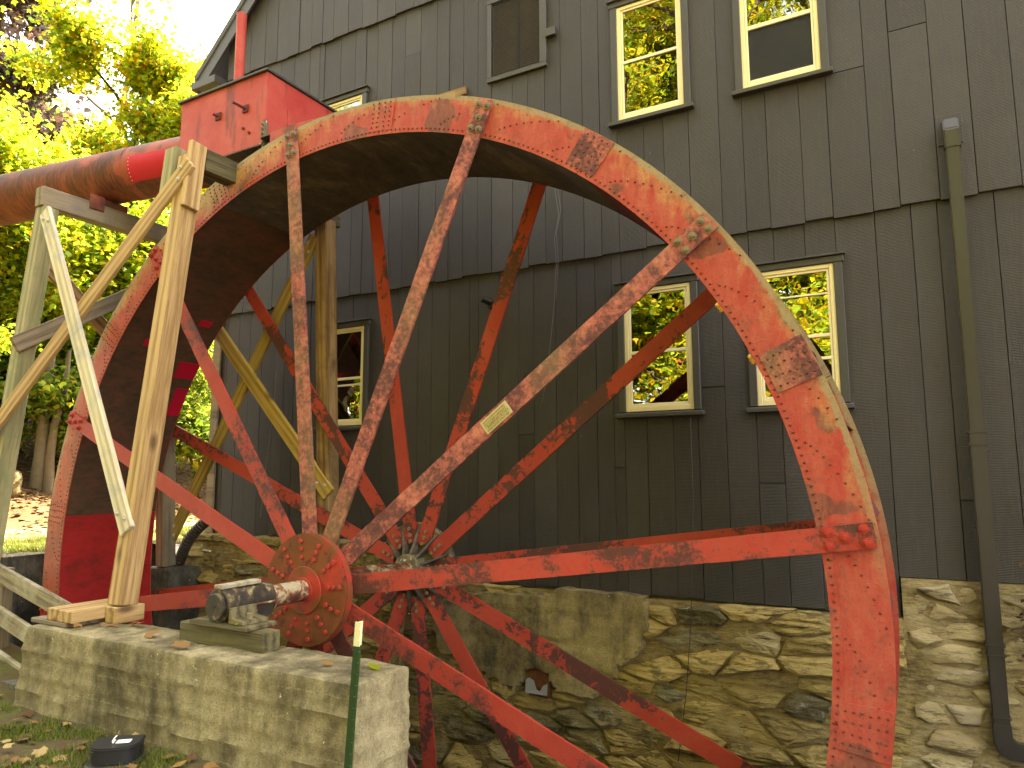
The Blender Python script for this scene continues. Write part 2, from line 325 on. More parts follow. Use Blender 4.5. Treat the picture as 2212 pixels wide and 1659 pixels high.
M = dict(
    shroud=m_shroud(), spoke=m_spoke('soft_worn_red_paint', True), spoke_clean=m_spoke('cleaner_red_paint', True, 0.11), spoke_back=m_spoke('flaking_red_paint', False), spoke_old=m_spoke_old(), hub=m_rusthub(), oldhub=m_oldhub(), shaft=m_shaft(),
    sole=m_sole("grimy_sole_steel", [(0.36, (0.042, 0.036, 0.034)), (0.52, (0.085, 0.070, 0.062)), (0.64, (0.17, 0.135, 0.10))]),
    sole_brown=m_sole("brown_red_sole_steel", [(0.36, (0.034, 0.026, 0.018)), (0.48, (0.075, 0.042, 0.026)), (0.60, (0.13, 0.048, 0.032)), (0.7, (0.14, 0.10, 0.06))]),
    sole_maroon=m_sole("maroon_sole_steel", [(0.36, (0.05, 0.016, 0.016)), (0.52, (0.12, 0.025, 0.024)), (0.68, (0.07, 0.04, 0.03))]),
    sole_red=m_sole("fresh_red_sole_steel", [(0.38, (0.17, 0.016, 0.012)), (0.52, (0.36, 0.014, 0.016)), (0.64, (0.28, 0.03, 0.02))]),
    patch=plain("crimson_patch_paint", (0.46, 0.008, 0.035), 0.45, 0.15, 6, 0.1),
    rivet=plain('rust_dark_rivet', (0.13, 0.028, 0.02), 0.6, 0.75, 9, 0.3),
    bolt=plain("painted_bolt_red", (0.36, 0.036, 0.026), 0.55, 0.3, 40, 0.3), bolt_g=plain("grey_bolt_iron", (0.20, 0.15, 0.09), 0.6, 0.4, 40, 0.3),
    bolt_z=plain("zinc_bolt", (0.36, 0.34, 0.30), 0.4, 0.2, 40, 0.2, 0.6),
    siding=m_siding(), casing=plain("charcoal_trim_paint", (0.050, 0.046, 0.044), 0.5, 0.15, 7, 0.25, 0.4),
    cream=plain("almond_window_frame", (0.74, 0.62, 0.34), 0.45, 0.08, 14, 0.1, 0.4), cream2=plain("pale_window_frame", (0.76, 0.66, 0.43), 0.45, 0.08, 14, 0.1, 0.4),
    muntin=plain("black_muntin", (0.02, 0.02, 0.021), 0.5, 0.1), glass=m_glass(),
    screen=plain("hole_shade_black", (0.012, 0.013, 0.014), 0.6, 0.1), curtain=plain("brown_curtain_cloth", (0.20, 0.09, 0.035), 0.9, 0.35, 5, 0.4),  # near-black here is the painted shade of the bait box holes
    interior=plain("dim_interior_wall", (0.05, 0.045, 0.04), 0.9), louvre=plain("louvre_steel", (0.045, 0.044, 0.044), 0.5, 0.2), rustpane=plain("rusty_inner_shutter", (0.085, 0.058, 0.042), 0.8, 0.6, 5, 0.3),
    roof=plain("grey_roof_shingle", (0.09, 0.095, 0.10), 0.85, 0.3, 20, 0.5),
    pt=m_wood("new_treated_pine", (0.25, 0.145, 0.06), (0.49, 0.33, 0.16), (0.30, 0.175, 0.07), None),
    pt_pale=m_wood("pale_blued_pine", (0.40, 0.33, 0.22), (0.64, 0.57, 0.42), (0.26, 0.27, 0.28), (0.25, 0.27, 0.30)),
    pt_green=m_wood("greenish_treated_pine", (0.17, 0.16, 0.08), (0.33, 0.29, 0.16), (0.20, 0.17, 0.08), (0.16, 0.18, 0.08)),
    pt_grey=m_wood("grey_weathered_pine", (0.12, 0.09, 0.06), (0.25, 0.20, 0.14), (0.10, 0.08, 0.06), (0.14, 0.12, 0.10)),
    pt_gold=m_wood("golden_treated_pine", (0.24, 0.14, 0.035), (0.44, 0.29, 0.08), (0.28, 0.16, 0.05), (0.30, 0.22, 0.06)),
    pt_brown=m_wood("knotty_brown_pine", (0.13, 0.065, 0.025), (0.33, 0.21, 0.10), (0.12, 0.055, 0.02), (0.09, 0.045, 0.02)),
    oldwood=m_wood("mossy_dark_timber", (0.045, 0.036, 0.02), (0.15, 0.125, 0.065), (0.06, 0.05, 0.03), (0.07, 0.07, 0.028)),
    concrete=m_concrete("board_marked_concrete", [(0.066, 0.055, 0.032), (0.155, 0.128, 0.074), (0.29, 0.240, 0.140), (0.42, 0.355, 0.215)], lifts=(0.155 + 0.75, 0.152)),
    parge=m_concrete("stained_parging", [(0.06, 0.052, 0.036), (0.18, 0.14, 0.072), (0.31, 0.24, 0.115), (0.40, 0.32, 0.17)]),
    stone=m_stone("ochre_fieldstone", [(0.20, 0.15, 0.066), (0.36, 0.265, 0.105), (0.48, 0.35, 0.14), (0.44, 0.36, 0.21)]),
    stone_pale=m_stone("cream_mortared_stone", [(0.24, 0.185, 0.10), (0.38, 0.295, 0.165), (0.48, 0.385, 0.22), (0.36, 0.30, 0.21)], 0.80, 0.66),
    stone_dark=m_stone("lichened_shale", [(0.08, 0.068, 0.042), (0.16, 0.13, 0.07), (0.26, 0.205, 0.10), (0.22, 0.20, 0.15)], 0.56, 0.56),
    mortar=m_concrete("crumbly_mortar", [(0.055, 0.04, 0.02), (0.13, 0.10, 0.045), (0.21, 0.16, 0.07), (0.26, 0.20, 0.10)]),
    mortar_pale=m_concrete("pale_mortar", [(0.14, 0.11, 0.06), (0.30, 0.24, 0.14), (0.44, 0.37, 0.23), (0.52, 0.45, 0.30)]),
    pit=m_concrete("damp_pit_concrete", [(0.03, 0.03, 0.026), (0.065, 0.06, 0.05), (0.12, 0.11, 0.09), (0.18, 0.165, 0.13)]),
    spout=plain("bronze_downspout_paint", (0.030, 0.0255, 0.0225), 0.35, 0.15, 8, 0.05, 0.5),
    black=plain("black_plastic", (0.014, 0.014, 0.016), 0.42, 0.2, 12, 0.08, 0.45), hose=plain("brown_black_hose", (0.035, 0.025, 0.02), 0.4, 0.3, 20, 0.1, 0.5),
    white=plain("white_plastic", (0.75, 0.74, 0.70), 0.4, 0.05), paper=plain("paper_tag", (0.82, 0.81, 0.78), 0.8, 0.04),
    tgreen=plain("green_post_paint", (0.022, 0.05, 0.016), 0.45, 0.2, 20, 0.2), twhite=plain("cream_post_tip", (0.72, 0.68, 0.42), 0.5, 0.1, 30, 0.2),
    ground=m_ground(), gold=plain("brass_plate", (0.42, 0.35, 0.17), 0.5, 0.15, 30, 0.2, 0.5), goldd=plain("tarnished_brass", (0.20, 0.15, 0.06), 0.6, 0.2, 40, 0.2),
    wire=plain("grey_wire", (0.13, 0.125, 0.12), 0.5, 0.1), lamp=plain("dark_bronze_lamp", (0.018, 0.016, 0.014), 0.4, 0.2),
    bark=plain("pale_grey_bark", (0.15, 0.12, 0.085), 0.9, 0.4, 9, 0.6), barkd=plain("dark_bark", (0.07, 0.052, 0.036), 0.9, 0.4, 9, 0.6),
    flash=plain("bent_grey_flashing", (0.22, 0.22, 0.23), 0.45, 0.15, 12, 0.1, 0.5), rustfl=plain("rusted_flashing", (0.11, 0.04, 0.015), 0.9, 0.5, 30, 0.6),
    vine=plain("dried_vine_leaf", (0.085, 0.05, 0.028), 0.85, 0.5, 30, 0.3), path=m_concrete("straw_gravel", [(0.10, 0.07, 0.035), (0.18, 0.13, 0.07), (0.25, 0.19, 0.11), (0.33, 0.26, 0.16)]),
    boulder=m_stone("buff_boulder", [(0.07, 0.05, 0.028), (0.12, 0.09, 0.045), (0.17, 0.13, 0.065), (0.15, 0.12, 0.08)], 0.72, 0.66),
    rail=m_wood("peeling_white_rail", (0.13, 0.10, 0.06), (0.27, 0.22, 0.14), (0.50, 0.47, 0.37), (0.44, 0.42, 0.33)),
    fungus=plain("orange_fungus", (0.50, 0.26, 0.04), 0.7, 0.2, 40, 0.2),
)
def m_pipe():
    t = NT("streaked_red_pipe", 0.65, 0.3)
    v = t.vec(rnd=False)
    x, y, z = t.sep(v)
    n1 = t.noise(2.2, 6, 0.62, v, 0.3); st = t.noise(34, 7, 0.78, t.vec((1, 0.16, 0.16), False)); n3 = t.noise(50, 4, 0.7, v)
    k = t.math('ADD', t.math('MULTIPLY', n1, 0.55), t.math('MULTIPLY', st, 0.45))
    base = t.ramp(k, [(0.38, (0.035, 0.022, 0.018)), (0.47, (0.11, 0.034, 0.022)), (0.55, (0.20, 0.052, 0.032)), (0.66, (0.20, 0.13, 0.06))])
    base = t.mix(t.step(t.noise(1.7, 5, 0.6, v, 0.3), 0.56, 0.60), base, (0.30, 0.065, 0.042))
    return t.out(base, normal=t.bump(st, 0.3, 0.006))
def m_box():
    t = NT("blotched_red_box_paint", 0.6, 0.3)
    v = t.vec(rnd=False)
    n1 = t.noise(3, 6, 0.65, v, 0.3); n2 = t.noise(60, 5, 0.75, v); st = t.noise(7, 5, 0.6, t.vec((1, 1, 0.2), False))
    base = t.mix(t.step(n1, 0.35, 0.65), (0.36, 0.032, 0.028), (0.43, 0.072, 0.055))
    base = t.mix(t.math('MULTIPLY', t.step(st, 0.56, 0.68), 0.7), base, (0.12, 0.03, 0.025))
    return t.out(base, normal=t.bump(n2, 0.6, 0.005))
def m_mesh():
    t = NT("insect_screen_mesh", 0.6, 0.3); t.b.inputs['Base Color'].default_value = (0.02, 0.02, 0.022, 1)
    tr = t.n("ShaderNodeBsdfTransparent"); ms = t.n("ShaderNodeMixShader"); ms.inputs[0].default_value = 0.62
    t.t.links.new(tr.outputs[0], ms.inputs[1]); t.t.links.new(t.b.outputs[0], ms.inputs[2]); t.t.links.new(ms.outputs[0], t.t.nodes["Material Output"].inputs[0]); return t.m
M['mesh'] = m_mesh()
def m_housing():
    t = NT("greasy_lichened_iron", 0.5, 0.4)
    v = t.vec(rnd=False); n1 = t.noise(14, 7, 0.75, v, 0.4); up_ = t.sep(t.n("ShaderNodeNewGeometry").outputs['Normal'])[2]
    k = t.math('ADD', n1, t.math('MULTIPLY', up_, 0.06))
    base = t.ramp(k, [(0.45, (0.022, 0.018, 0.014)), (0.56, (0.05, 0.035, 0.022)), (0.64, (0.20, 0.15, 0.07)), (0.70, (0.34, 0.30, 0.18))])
    return t.out(base, t.ramp(n1, [(0.4, 0.38), (0.6, 0.75)]), t.bump(t.noise(45, 5, 0.75, v), 0.5, 0.005))
M['housing'] = m_housing()
def m_mortar_mix():
    t = NT("mortar_old_and_repointed", 0.92, 0.1)
    v = t.vec(rnd=False); x, y, z = t.sep(v)
    n1 = t.noise(2.1, 6, 0.65, v, 0.5); n2 = t.noise(14, 7, 0.75, v); n3 = t.noise(70, 5, 0.75, v); ns = t.noise(9, 6, 0.7, t.vec((1, 1, 4), False), 0.4)
    k = t.math('ADD', t.math('MULTIPLY', n1, 0.4), t.math('ADD', t.math('MULTIPLY', ns, 0.35), t.math('MULTIPLY', n2, 0.3)))
    a = t.ramp(k, [(0.42, (0.11, 0.083, 0.042)), (0.52, (0.27, 0.20, 0.092)), (0.6, (0.38, 0.285, 0.13)), (0.68, (0.42, 0.34, 0.19))])
    b = t.ramp(k, [(0.42, (0.15, 0.11, 0.06)), (0.52, (0.31, 0.24, 0.13)), (0.6, (0.42, 0.34, 0.20)), (0.68, (0.50, 0.43, 0.28))])
    m = t.step(t.math('ADD', x, t.math('MULTIPLY', t.math('SUBTRACT', n1, 0.5), 1.2)), 0, 1)
    m = t.ramp(t.math('DIVIDE', t.math('ADD', x, t.math('MULTIPLY', t.math('SUBTRACT', n1, 0.5), 0.9)), 5.0), [(0.52, 0.0), (0.56, 1.0)])
    base = t.mix(m, a, b)
    return t.out(base, normal=t.bump(n3, 0.7, 0.008, t.bump(ns, 0.9, 0.03)))
M['mortar_mix'] = m_mortar_mix()
M['pipe'] = m_pipe(); M['box'] = m_box()
YG = [(0.0, (0.11, 0.22, 0.018)), (0.42, (0.27, 0.38, 0.030)), (0.68, (0.52, 0.51, 0.035)), (0.88, (0.66, 0.48, 0.022)), (0.985, (0.60, 0.34, 0.03)), (1.0, (0.50, 0.14, 0.03))]
GR = [(0.0, (0.07, 0.14, 0.016)), (0.45, (0.17, 0.28, 0.03)), (0.8, (0.32, 0.40, 0.045)), (1.0, (0.45, 0.38, 0.04))]
M['leaf_y'] = m_leaf("yellow_maple_leaf", YG, 0.62); M['leaf_g'] = m_leaf("green_understory_leaf", GR, 0.5)
M['leaf_yg'] = m_leaf("yellow_green_maple_leaf", [(0, (0.09, 0.20, 0.016)), (0.4, (0.26, 0.39, 0.03)), (0.75, (0.50, 0.52, 0.035)), (0.98, (0.58, 0.47, 0.03)), (1, (0.5, 0.2, 0.03))], 0.62)
M['leaf_p'] = m_leaf("purple_brown_leaf", [(0, (0.035, 0.028, 0.03)), (0.6, (0.075, 0.05, 0.055)), (1, (0.16, 0.08, 0.05))], 0.3)
M['leaf_f'] = m_leaf("fallen_leaf_brown", [(0, (0.09, 0.04, 0.02)), (0.4, (0.19, 0.09, 0.04)), (0.7, (0.31, 0.16, 0.055)), (1, (0.42, 0.31, 0.14))], 0.15, 0.8)
M['grass'] = m_leaf("grass_blade", [(0, (0.055, 0.09, 0.012)), (0.6, (0.12, 0.17, 0.02)), (1, (0.26, 0.25, 0.06))], 0.35)

# ------------------------------------------------------------------ mesh helpers
class MB:
    def __init__(s): s.v = []; s.f = []
    def add(s, vs, fs):
        b = len(s.v); s.v += [tuple(v) for v in vs]; s.f += [tuple(b + i for i in f) for f in fs]; return s
    def box(s, x0, x1, y0, y1, z0, z1):
        return s.add([(x0, y0, z0), (x1, y0, z0), (x1, y1, z0), (x0, y1, z0), (x0, y0, z1), (x1, y0, z1), (x1, y1, z1), (x0, y1, z1)],
                     [(0, 3, 2, 1), (4, 5, 6, 7), (0, 1, 5, 4), (1, 2, 6, 5), (2, 3, 7, 6), (3, 0, 4, 7)])
    def hexa(s, p):   # 8 points: bottom ring 0-3, top ring 4-7
        return s.add(p, [(0, 3, 2, 1), (4, 5, 6, 7), (0, 1, 5, 4), (1, 2, 6, 5), (2, 3, 7, 6), (3, 0, 4, 7)])
    def beam(s, p0, p1, w, t, side=(1, 0, 0)):
        a, b = Vector(p0), Vector(p1); d = (b - a).normalized(); sd = Vector(side); sd = (sd - d * sd.dot(d)).normalized(); n = d.cross(sd)
        ring = [sd * (-w / 2) + n * (-t / 2), sd * (w / 2) + n * (-t / 2), sd * (w / 2) + n * (t / 2), sd * (-w / 2) + n * (t / 2)]
        return s.hexa([a + q for q in ring] + [b + q for q in ring])
    def cyl(s, p0, p1, r, n=16, r1=None, cap=True):
        a, b = Vector(p0), Vector(p1); d = (b - a).normalized()
        q = Vector((0, 0, 1)) if abs(d.z) < 0.9 else Vector((1, 0, 0)); e1 = d.cross(q).normalized(); e2 = d.cross(e1); r1 = r if r1 is None else r1
        vs = [a + (e1 * math.cos(2 * math.pi * i / n) + e2 * math.sin(2 * math.pi * i / n)) * r for i in range(n)]
        vs += [b + (e1 * math.cos(2 * math.pi * i / n) + e2 * math.sin(2 * math.pi * i / n)) * r1 for i in range(n)]
        fs = [(i, (i + 1) % n, n + (i + 1) % n, n + i) for i in range(n)]
        if cap: fs += [tuple(range(n))[::-1], tuple(range(n, 2 * n))]
        return s.add(vs, fs)
    def tube(s, pts, rad, n=8):
        pts = [Vector(p) for p in pts]; k = len(pts); base = len(s.v); prev = None
        for i, p in enumerate(pts):
            d = (pts[min(i + 1, k - 1)] - pts[max(i - 1, 0)]).normalized()
            if prev is None:
                q = Vector((0, 0, 1)) if abs(d.z) < 0.9 else Vector((1, 0, 0)); e1 = d.cross(q).normalized()
            else: e1 = (prev - d * prev.dot(d)).normalized()
            prev = e1; e2 = d.cross(e1); rr = rad[i] if isinstance(rad, (list, tuple)) else rad
            s.v += [tuple(p + (e1 * math.cos(2 * math.pi * j / n) + e2 * math.sin(2 * math.pi * j / n)) * rr) for j in range(n)]
        for i in range(k - 1):
            for j in range(n):
                s.f.append((base + i * n + j, base + i * n + (j + 1) % n, base + (i + 1) * n + (j + 1) % n, base + (i + 1) * n + j))
        s.f.append(tuple(base + j for j in range(n))[::-1]); s.f.append(tuple(base + (k - 1) * n + j for j in range(n)))
        return s
    def sector(s, r0, r1, a0, a1, y0, y1, n=12):  # ring sector about the Y axis
        vs = []; 
        for i in range(n + 1):
            a = a0 + (a1 - a0) * i / n; c, q = math.cos(a), math.sin(a)
            vs += [(r0 * c, y0, r0 * q), (r1 * c, y0, r1 * q), (r1 * c, y1, r1 * q), (r0 * c, y1, r0 * q)]
        fs = []
        for i in range(n):
            b = 4 * i
            for j in range(4): fs.append((b + j, b + 4 + j, b + 4 + (j + 1) % 4, b + (j + 1) % 4))
        if abs(a1 - a0) < 2 * math.pi - 1e-6: fs += [(0, 1, 2, 3), (4 * n + 3, 4 * n + 2, 4 * n + 1, 4 * n)]
        return s.add(vs, fs)
    def prism(s, poly, d):  # polygon (3D points) extruded by vector d
        n = len(poly); d = Vector(d); vs = [Vector(p) for p in poly] + [Vector(p) + d for p in poly]
        return s.add(vs, [tuple(range(n))[::-1], tuple(range(n, 2 * n))] + [(i, (i + 1) % n, n + (i + 1) % n, n + i) for i in range(n)])
    def dome(s, c, nrm, r, h, n=6):
        c = Vector(c); d = Vector(nrm).normalized(); q = Vector((0, 0, 1)) if abs(d.z) < 0.9 else Vector((1, 0, 0)); e1 = d.cross(q).normalized(); e2 = d.cross(e1)
        ring = lambda rr, hh: [c + d * hh + (e1 * math.cos(2 * math.pi * i / n) + e2 * math.sin(2 * math.pi * i / n)) * rr for i in range(n)]
        vs = ring(r, -0.001) + ring(r * 0.75, h * 0.7) + [c + d * h]
        fs = [(i, (i + 1) % n, n + (i + 1) % n, n + i) for i in range(n)] + [(n + i, n + (i + 1) % n, 2 * n) for i in range(n)]
        return s.add(vs, fs)
    def mesh(s, name, bevel=0.0, smooth=False, seg=1, tilt=None):
        me = bpy.data.meshes.new(name); me.from_pydata(s.v, [], s.f)
        bm = bmesh.new(); bm.from_mesh(me)
        bmesh.ops.recalc_face_normals(bm, faces=bm.faces)
        if bevel > 0:
            es = [e for e in bm.edges if len(e.link_faces) == 2 and e.calc_face_angle(0) > 0.5]
            bmesh.ops.bevel(bm, geom=es, offset=bevel, segments=seg, affect='EDGES', clamp_overlap=True)
        bm.to_mesh(me); bm.free()
        if smooth:
            me.polygons.foreach_set('use_smooth', [True] * len(me.polygons))
            try: me.set_sharp_from_angle(angle=R(40))
            except Exception: pass
        return me

BASE = {}
def thing(name, label, cat, loc=(0, 0, 0), group=None, kind=None):
    o = bpy.data.objects.new(name, None); o.empty_display_size = 0.1; COL.objects.link(o); o.location = loc
    o['label'] = label; o['category'] = cat
    if group: o['group'] = group
    if kind: o['kind'] = kind
    BASE[o.name] = Vector(loc); return o
def base_of(o):
    return BASE.get(o.name, Vector((0, 0, 0)))
def part(name, mb, mat, parent=None, bevel=0.0, smooth=False, label=None, kind=None, seg=1):
    me = mb.mesh(name, bevel, smooth, seg) if isinstance(mb, MB) else mb
    o = bpy.data.objects.new(name, me); COL.objects.link(o)
    if me.materials: pass
    else: me.materials.append(M[mat] if isinstance(mat, str) else mat)
    if parent is not None:
        b = base_of(parent); o.parent = parent; BASE[o.name] = b
        if b.length > 0 and isinstance(mb, MB): me.transform(Matrix.Translation(-b))
    if label: o['label'] = label
    if kind: o['kind'] = kind
    return o
def single(name, mb, mat, label, cat, loc=(0, 0, 0), bevel=0.0, smooth=False, group=None, kind=None, seg=1):
    o = part(name, mb, mat, None, bevel, smooth, seg=seg); loc = Vector(loc)
    o.data.transform(Matrix.Translation(-loc)); o.location = loc; BASE[o.name] = loc
    if kind != 'structure' and cat: o['label'] = label; o['category'] = cat
    if group: o['group'] = group
    if kind: o['kind'] = kind
    return o
def inst(src, parent, mat4, name=None):
    o = bpy.data.objects.new(name or src.name.split('.')[0], src.data); COL.objects.link(o)
    o.parent = parent; o.matrix_basis = mat4; BASE[o.name] = base_of(parent)
    return o
def timber(name, p0, p1, w, t, side, mat, parent, bevel=0.006, label=None):
    """a squared timber with its own axis: local X runs along the grain"""
    a, b = Vector(p0), Vector(p1); L = (b - a).length; d = (b - a).normalized()
    sd = Vector(side); sd = (sd - d * sd.dot(d)).normalized(); n = d.cross(sd)
    mb = MB().box(0, L, -w / 2, w / 2, -t / 2, t / 2); me = mb.mesh(name, bevel)
    me.materials.append(M[mat]); o = bpy.data.objects.new(name, me); COL.objects.link(o)
    mw = Matrix((d, sd, n)).transposed().to_4x4(); mw.translation = a - (base_of(parent) if parent else Vector((0, 0, 0)))
    o.parent = parent; o.matrix_basis = mw
    if parent: BASE[o.name] = base_of(parent)
    if label: o['label'] = label
    return o
def npmesh(name, verts, faces):
    """verts (N,3); faces (F,k)"""
    me = bpy.data.meshes.new(name); F, k = faces.shape
    me.vertices.add(len(verts)); me.vertices.foreach_set('co', np.ascontiguousarray(verts, np.float32).ravel())
    me.loops.add(F * k); me.loops.foreach_set('vertex_index', np.ascontiguousarray(faces, np.int32).ravel())
    me.polygons.add(F); me.polygons.foreach_set('loop_start', np.arange(0, F * k, k, dtype=np.int32))
    me.update(calc_edges=True); return me

# ------------------------------------------------------------------ ground
def sstep(a, b, x):
    t = min(1, max(0, (x - a) / (b - a))); return t * t * (3 - 2 * t)
def gz(x, y):
    front = -0.78 + 0.20 * max(0.0, min(-1.9 - x, 4.0))
    hill = 0.42 * max(0.0, -x - 7.2 - 0.10 * max(0, y - 2)) * (1 if x > -40 else 1)
    hill = min(hill, 16)
    back = 0.0 + hill * 0.9
    s = sstep(-1.0, 0.2, y) if x < -1.7 else 0.0
    if y < -8: front += 0.16 * min(30, -8 - y)
    z = front * (1 - s) + back * s
    if y > 1.5 and x >= -1.7: z = 0.0
    z += 0.035 * mnoise.noise(Vector((x * 0.9, y * 0.9, 0))) + 0.012 * mnoise.noise(Vector((x * 4, y * 4, 3)))
    return z
PX0, PX1, PY0, PY1 = -4.3, 6.2, -0.72, 1.5
XLB = -3.3
def build_ground():
    xs = sorted(set([-220, -140, -90, -60, -45, -35] + list(np.arange(-30, -8, 0.7)) + list(np.arange(-8, 6.2, 0.22)) + [6.2, 7, 9, 12, 16, 22, 30, 45, 70, 120, 220] + [PX0, XLB]))
    ys = sorted(set([-220, -120, -70, -45, -30, -22] + list(np.arange(-18, -4, 0.8)) + list(np.arange(-4, 9, 0.25)) + list(np.arange(9, 34, 1.0)) + [40, 60, 90, 140, 220] + [PY0, PY1]))
    xs = [x for x in xs if (abs(x - PX0) > 0.05 or x == PX0) and (abs(x - XLB) > 0.05 or x == XLB)]; ys = [y for y in ys if (abs(y - PY0) > 0.05 or y == PY0) and (abs(y - PY1) > 0.05 or y == PY1)]
    idx = {}; mb = MB()
    for i, x in enumerate(xs):
        for j, y in enumerate(ys):
            idx[i, j] = len(mb.v); mb.v.append((x, y, gz(x, y)))
    for i in range(len(xs) - 1):
        for j in range(len(ys) - 1):
            cx, cy = (xs[i] + xs[i + 1]) / 2, (ys[j] + ys[j + 1]) / 2
            if PX0 < cx < PX1 and PY0 < cy < PY1: continue
            if XLB < cx < 9.2 and 1.3 < cy < 13.4: continue
            mb.f.append((idx[i, j], idx[i + 1, j], idx[i + 1, j + 1], idx[i, j + 1]))
    return single("ground", mb, 'ground', None, None, smooth=True, kind='structure')
build_ground()
def rough_box(x0, x1, y0, y1, z0, z1, step, amp, rad=0.02, freq=5.0, seed=0.0, grooves=None, taper=None):
    mb = MB(); lo = Vector((x0, y0, z0)); hi = Vector((x1, y1, z1))
    def lin(a, b):
        n = max(1, int(round((b - a) / step))); return [a + (b - a) * i / n for i in range(n + 1)]
    X, Y, Z = lin(x0, x1), lin(y0, y1), lin(z0, z1)
    def grid(A, B, fn):
        b = len(mb.v); nb = len(B)
        for a in A:
            for c in B: mb.v.append(fn(a, c))
        for i in range(len(A) - 1):
            for j in range(nb - 1):
                mb.f.append((b + i * nb + j, b + (i + 1) * nb + j, b + (i + 1) * nb + j + 1, b + i * nb + j + 1))
    grid(X, Y, lambda a, c: (a, c, z0)); grid(X, Y, lambda a, c: (a, c, z1)); grid(X, Z, lambda a, c: (a, y0, c)); grid(X, Z, lambda a, c: (a, y1, c))
    grid(Y, Z, lambda a, c: (x0, a, c)); grid(Y, Z, lambda a, c: (x1, a, c))
    out = []
    for p in mb.v:
        p = Vector(p); q = Vector((min(max(p.x, x0 + rad), x1 - rad), min(max(p.y, y0 + rad), y1 - rad), min(max(p.z, z0 + rad), z1 - rad)))
        d = p - q; 
        if d.length > 1e-9: d.normalize()
        n1 = mnoise.noise(p * freq + Vector((seed, 0, 0))) + 0.5 * mnoise.noise(p * freq * 3 + Vector((0, seed, 0)))
        p = q + d * (rad + amp * n1)
        if grooves and abs(d.z) < 0.5:
            for g, dep in grooves:
                gg = g + 0.006 * mnoise.noise(Vector((p.x * 2, p.y * 2, g)))
                if abs(p.z - gg) < step * 0.5: p = p + d * dep
        if taper: p = taper(p)
        out.append(tuple(p))
    mb.v = out
    me = mb.mesh("tmp"); bm = bmesh.new(); bm.from_mesh(me); bmesh.ops.remove_doubles(bm, verts=bm.verts, dist=1e-4); bmesh.ops.recalc_face_normals(bm, faces=bm.faces)
    r = MB(); bm.verts.index_update(); r.v = [tuple(v.co) for v in bm.verts]; r.f = [tuple(v.index for v in f.verts) for f in bm.faces]; bm.free(); bpy.data.meshes.remove(me)
    return r
# wheel pit lining
pitf = MB().box(PX0, PX1, PY0, PY1 + 0.4, -4.6, -4.3); single("pit_floor", pitf, 'pit', None, None, kind='structure')
single("pit_wall", rough_box(PX0 - 0.5, PX0, -1.0, 1.75, -4.5, -0.005, 0.09, 0.03, 0.05, 4.0), 'pit', None, None, smooth=True, kind='structure')
single("pit_wall", rough_box(PX0 - 0.2, -1.7, -1.02, PY0, -4.5, -0.70, 0.12, 0.03, 0.05, 4.0, 3.0), 'pit', None, None, smooth=True, kind='structure')
single("pit_wall", MB().box(-1.72, PX1, -1.0, PY0 - 0.02, -4.5, -0.85), 'pit', None, None, kind='structure')
single("pit_wall", rough_box(PX0, -3.3, 1.18, 1.75, -4.5, -0.45, 0.1, 0.05, 0.05, 4.0, 5.0), 'pit', None, None, smooth=True, kind='structure')
# gravel path beyond the fence
pm = MB(); 
pth = [(-6.6 - 0.25 * math.sin(t * 0.5), t) for t in np.arange(-3, 16, 0.5)]
for i, (x, y) in enumerate(pth):
    for k in range(7):
        xx = x - 0.75 + 1.5 * k / 6 + 0.08 * mnoise.noise(Vector((y * 2, k, 0))); pm.v.append((xx, y, gz(xx, y) + 0.012 - (0.03 if k in (0, 6) else 0)))
for i in range(len(pth) - 1):
    for k in range(6): pm.f.append((i * 7 + k, i * 7 + k + 1, i * 7 + 8 + k, i * 7 + 7 + k))
single("path", pm, 'path', None, None, smooth=True, kind='structure')

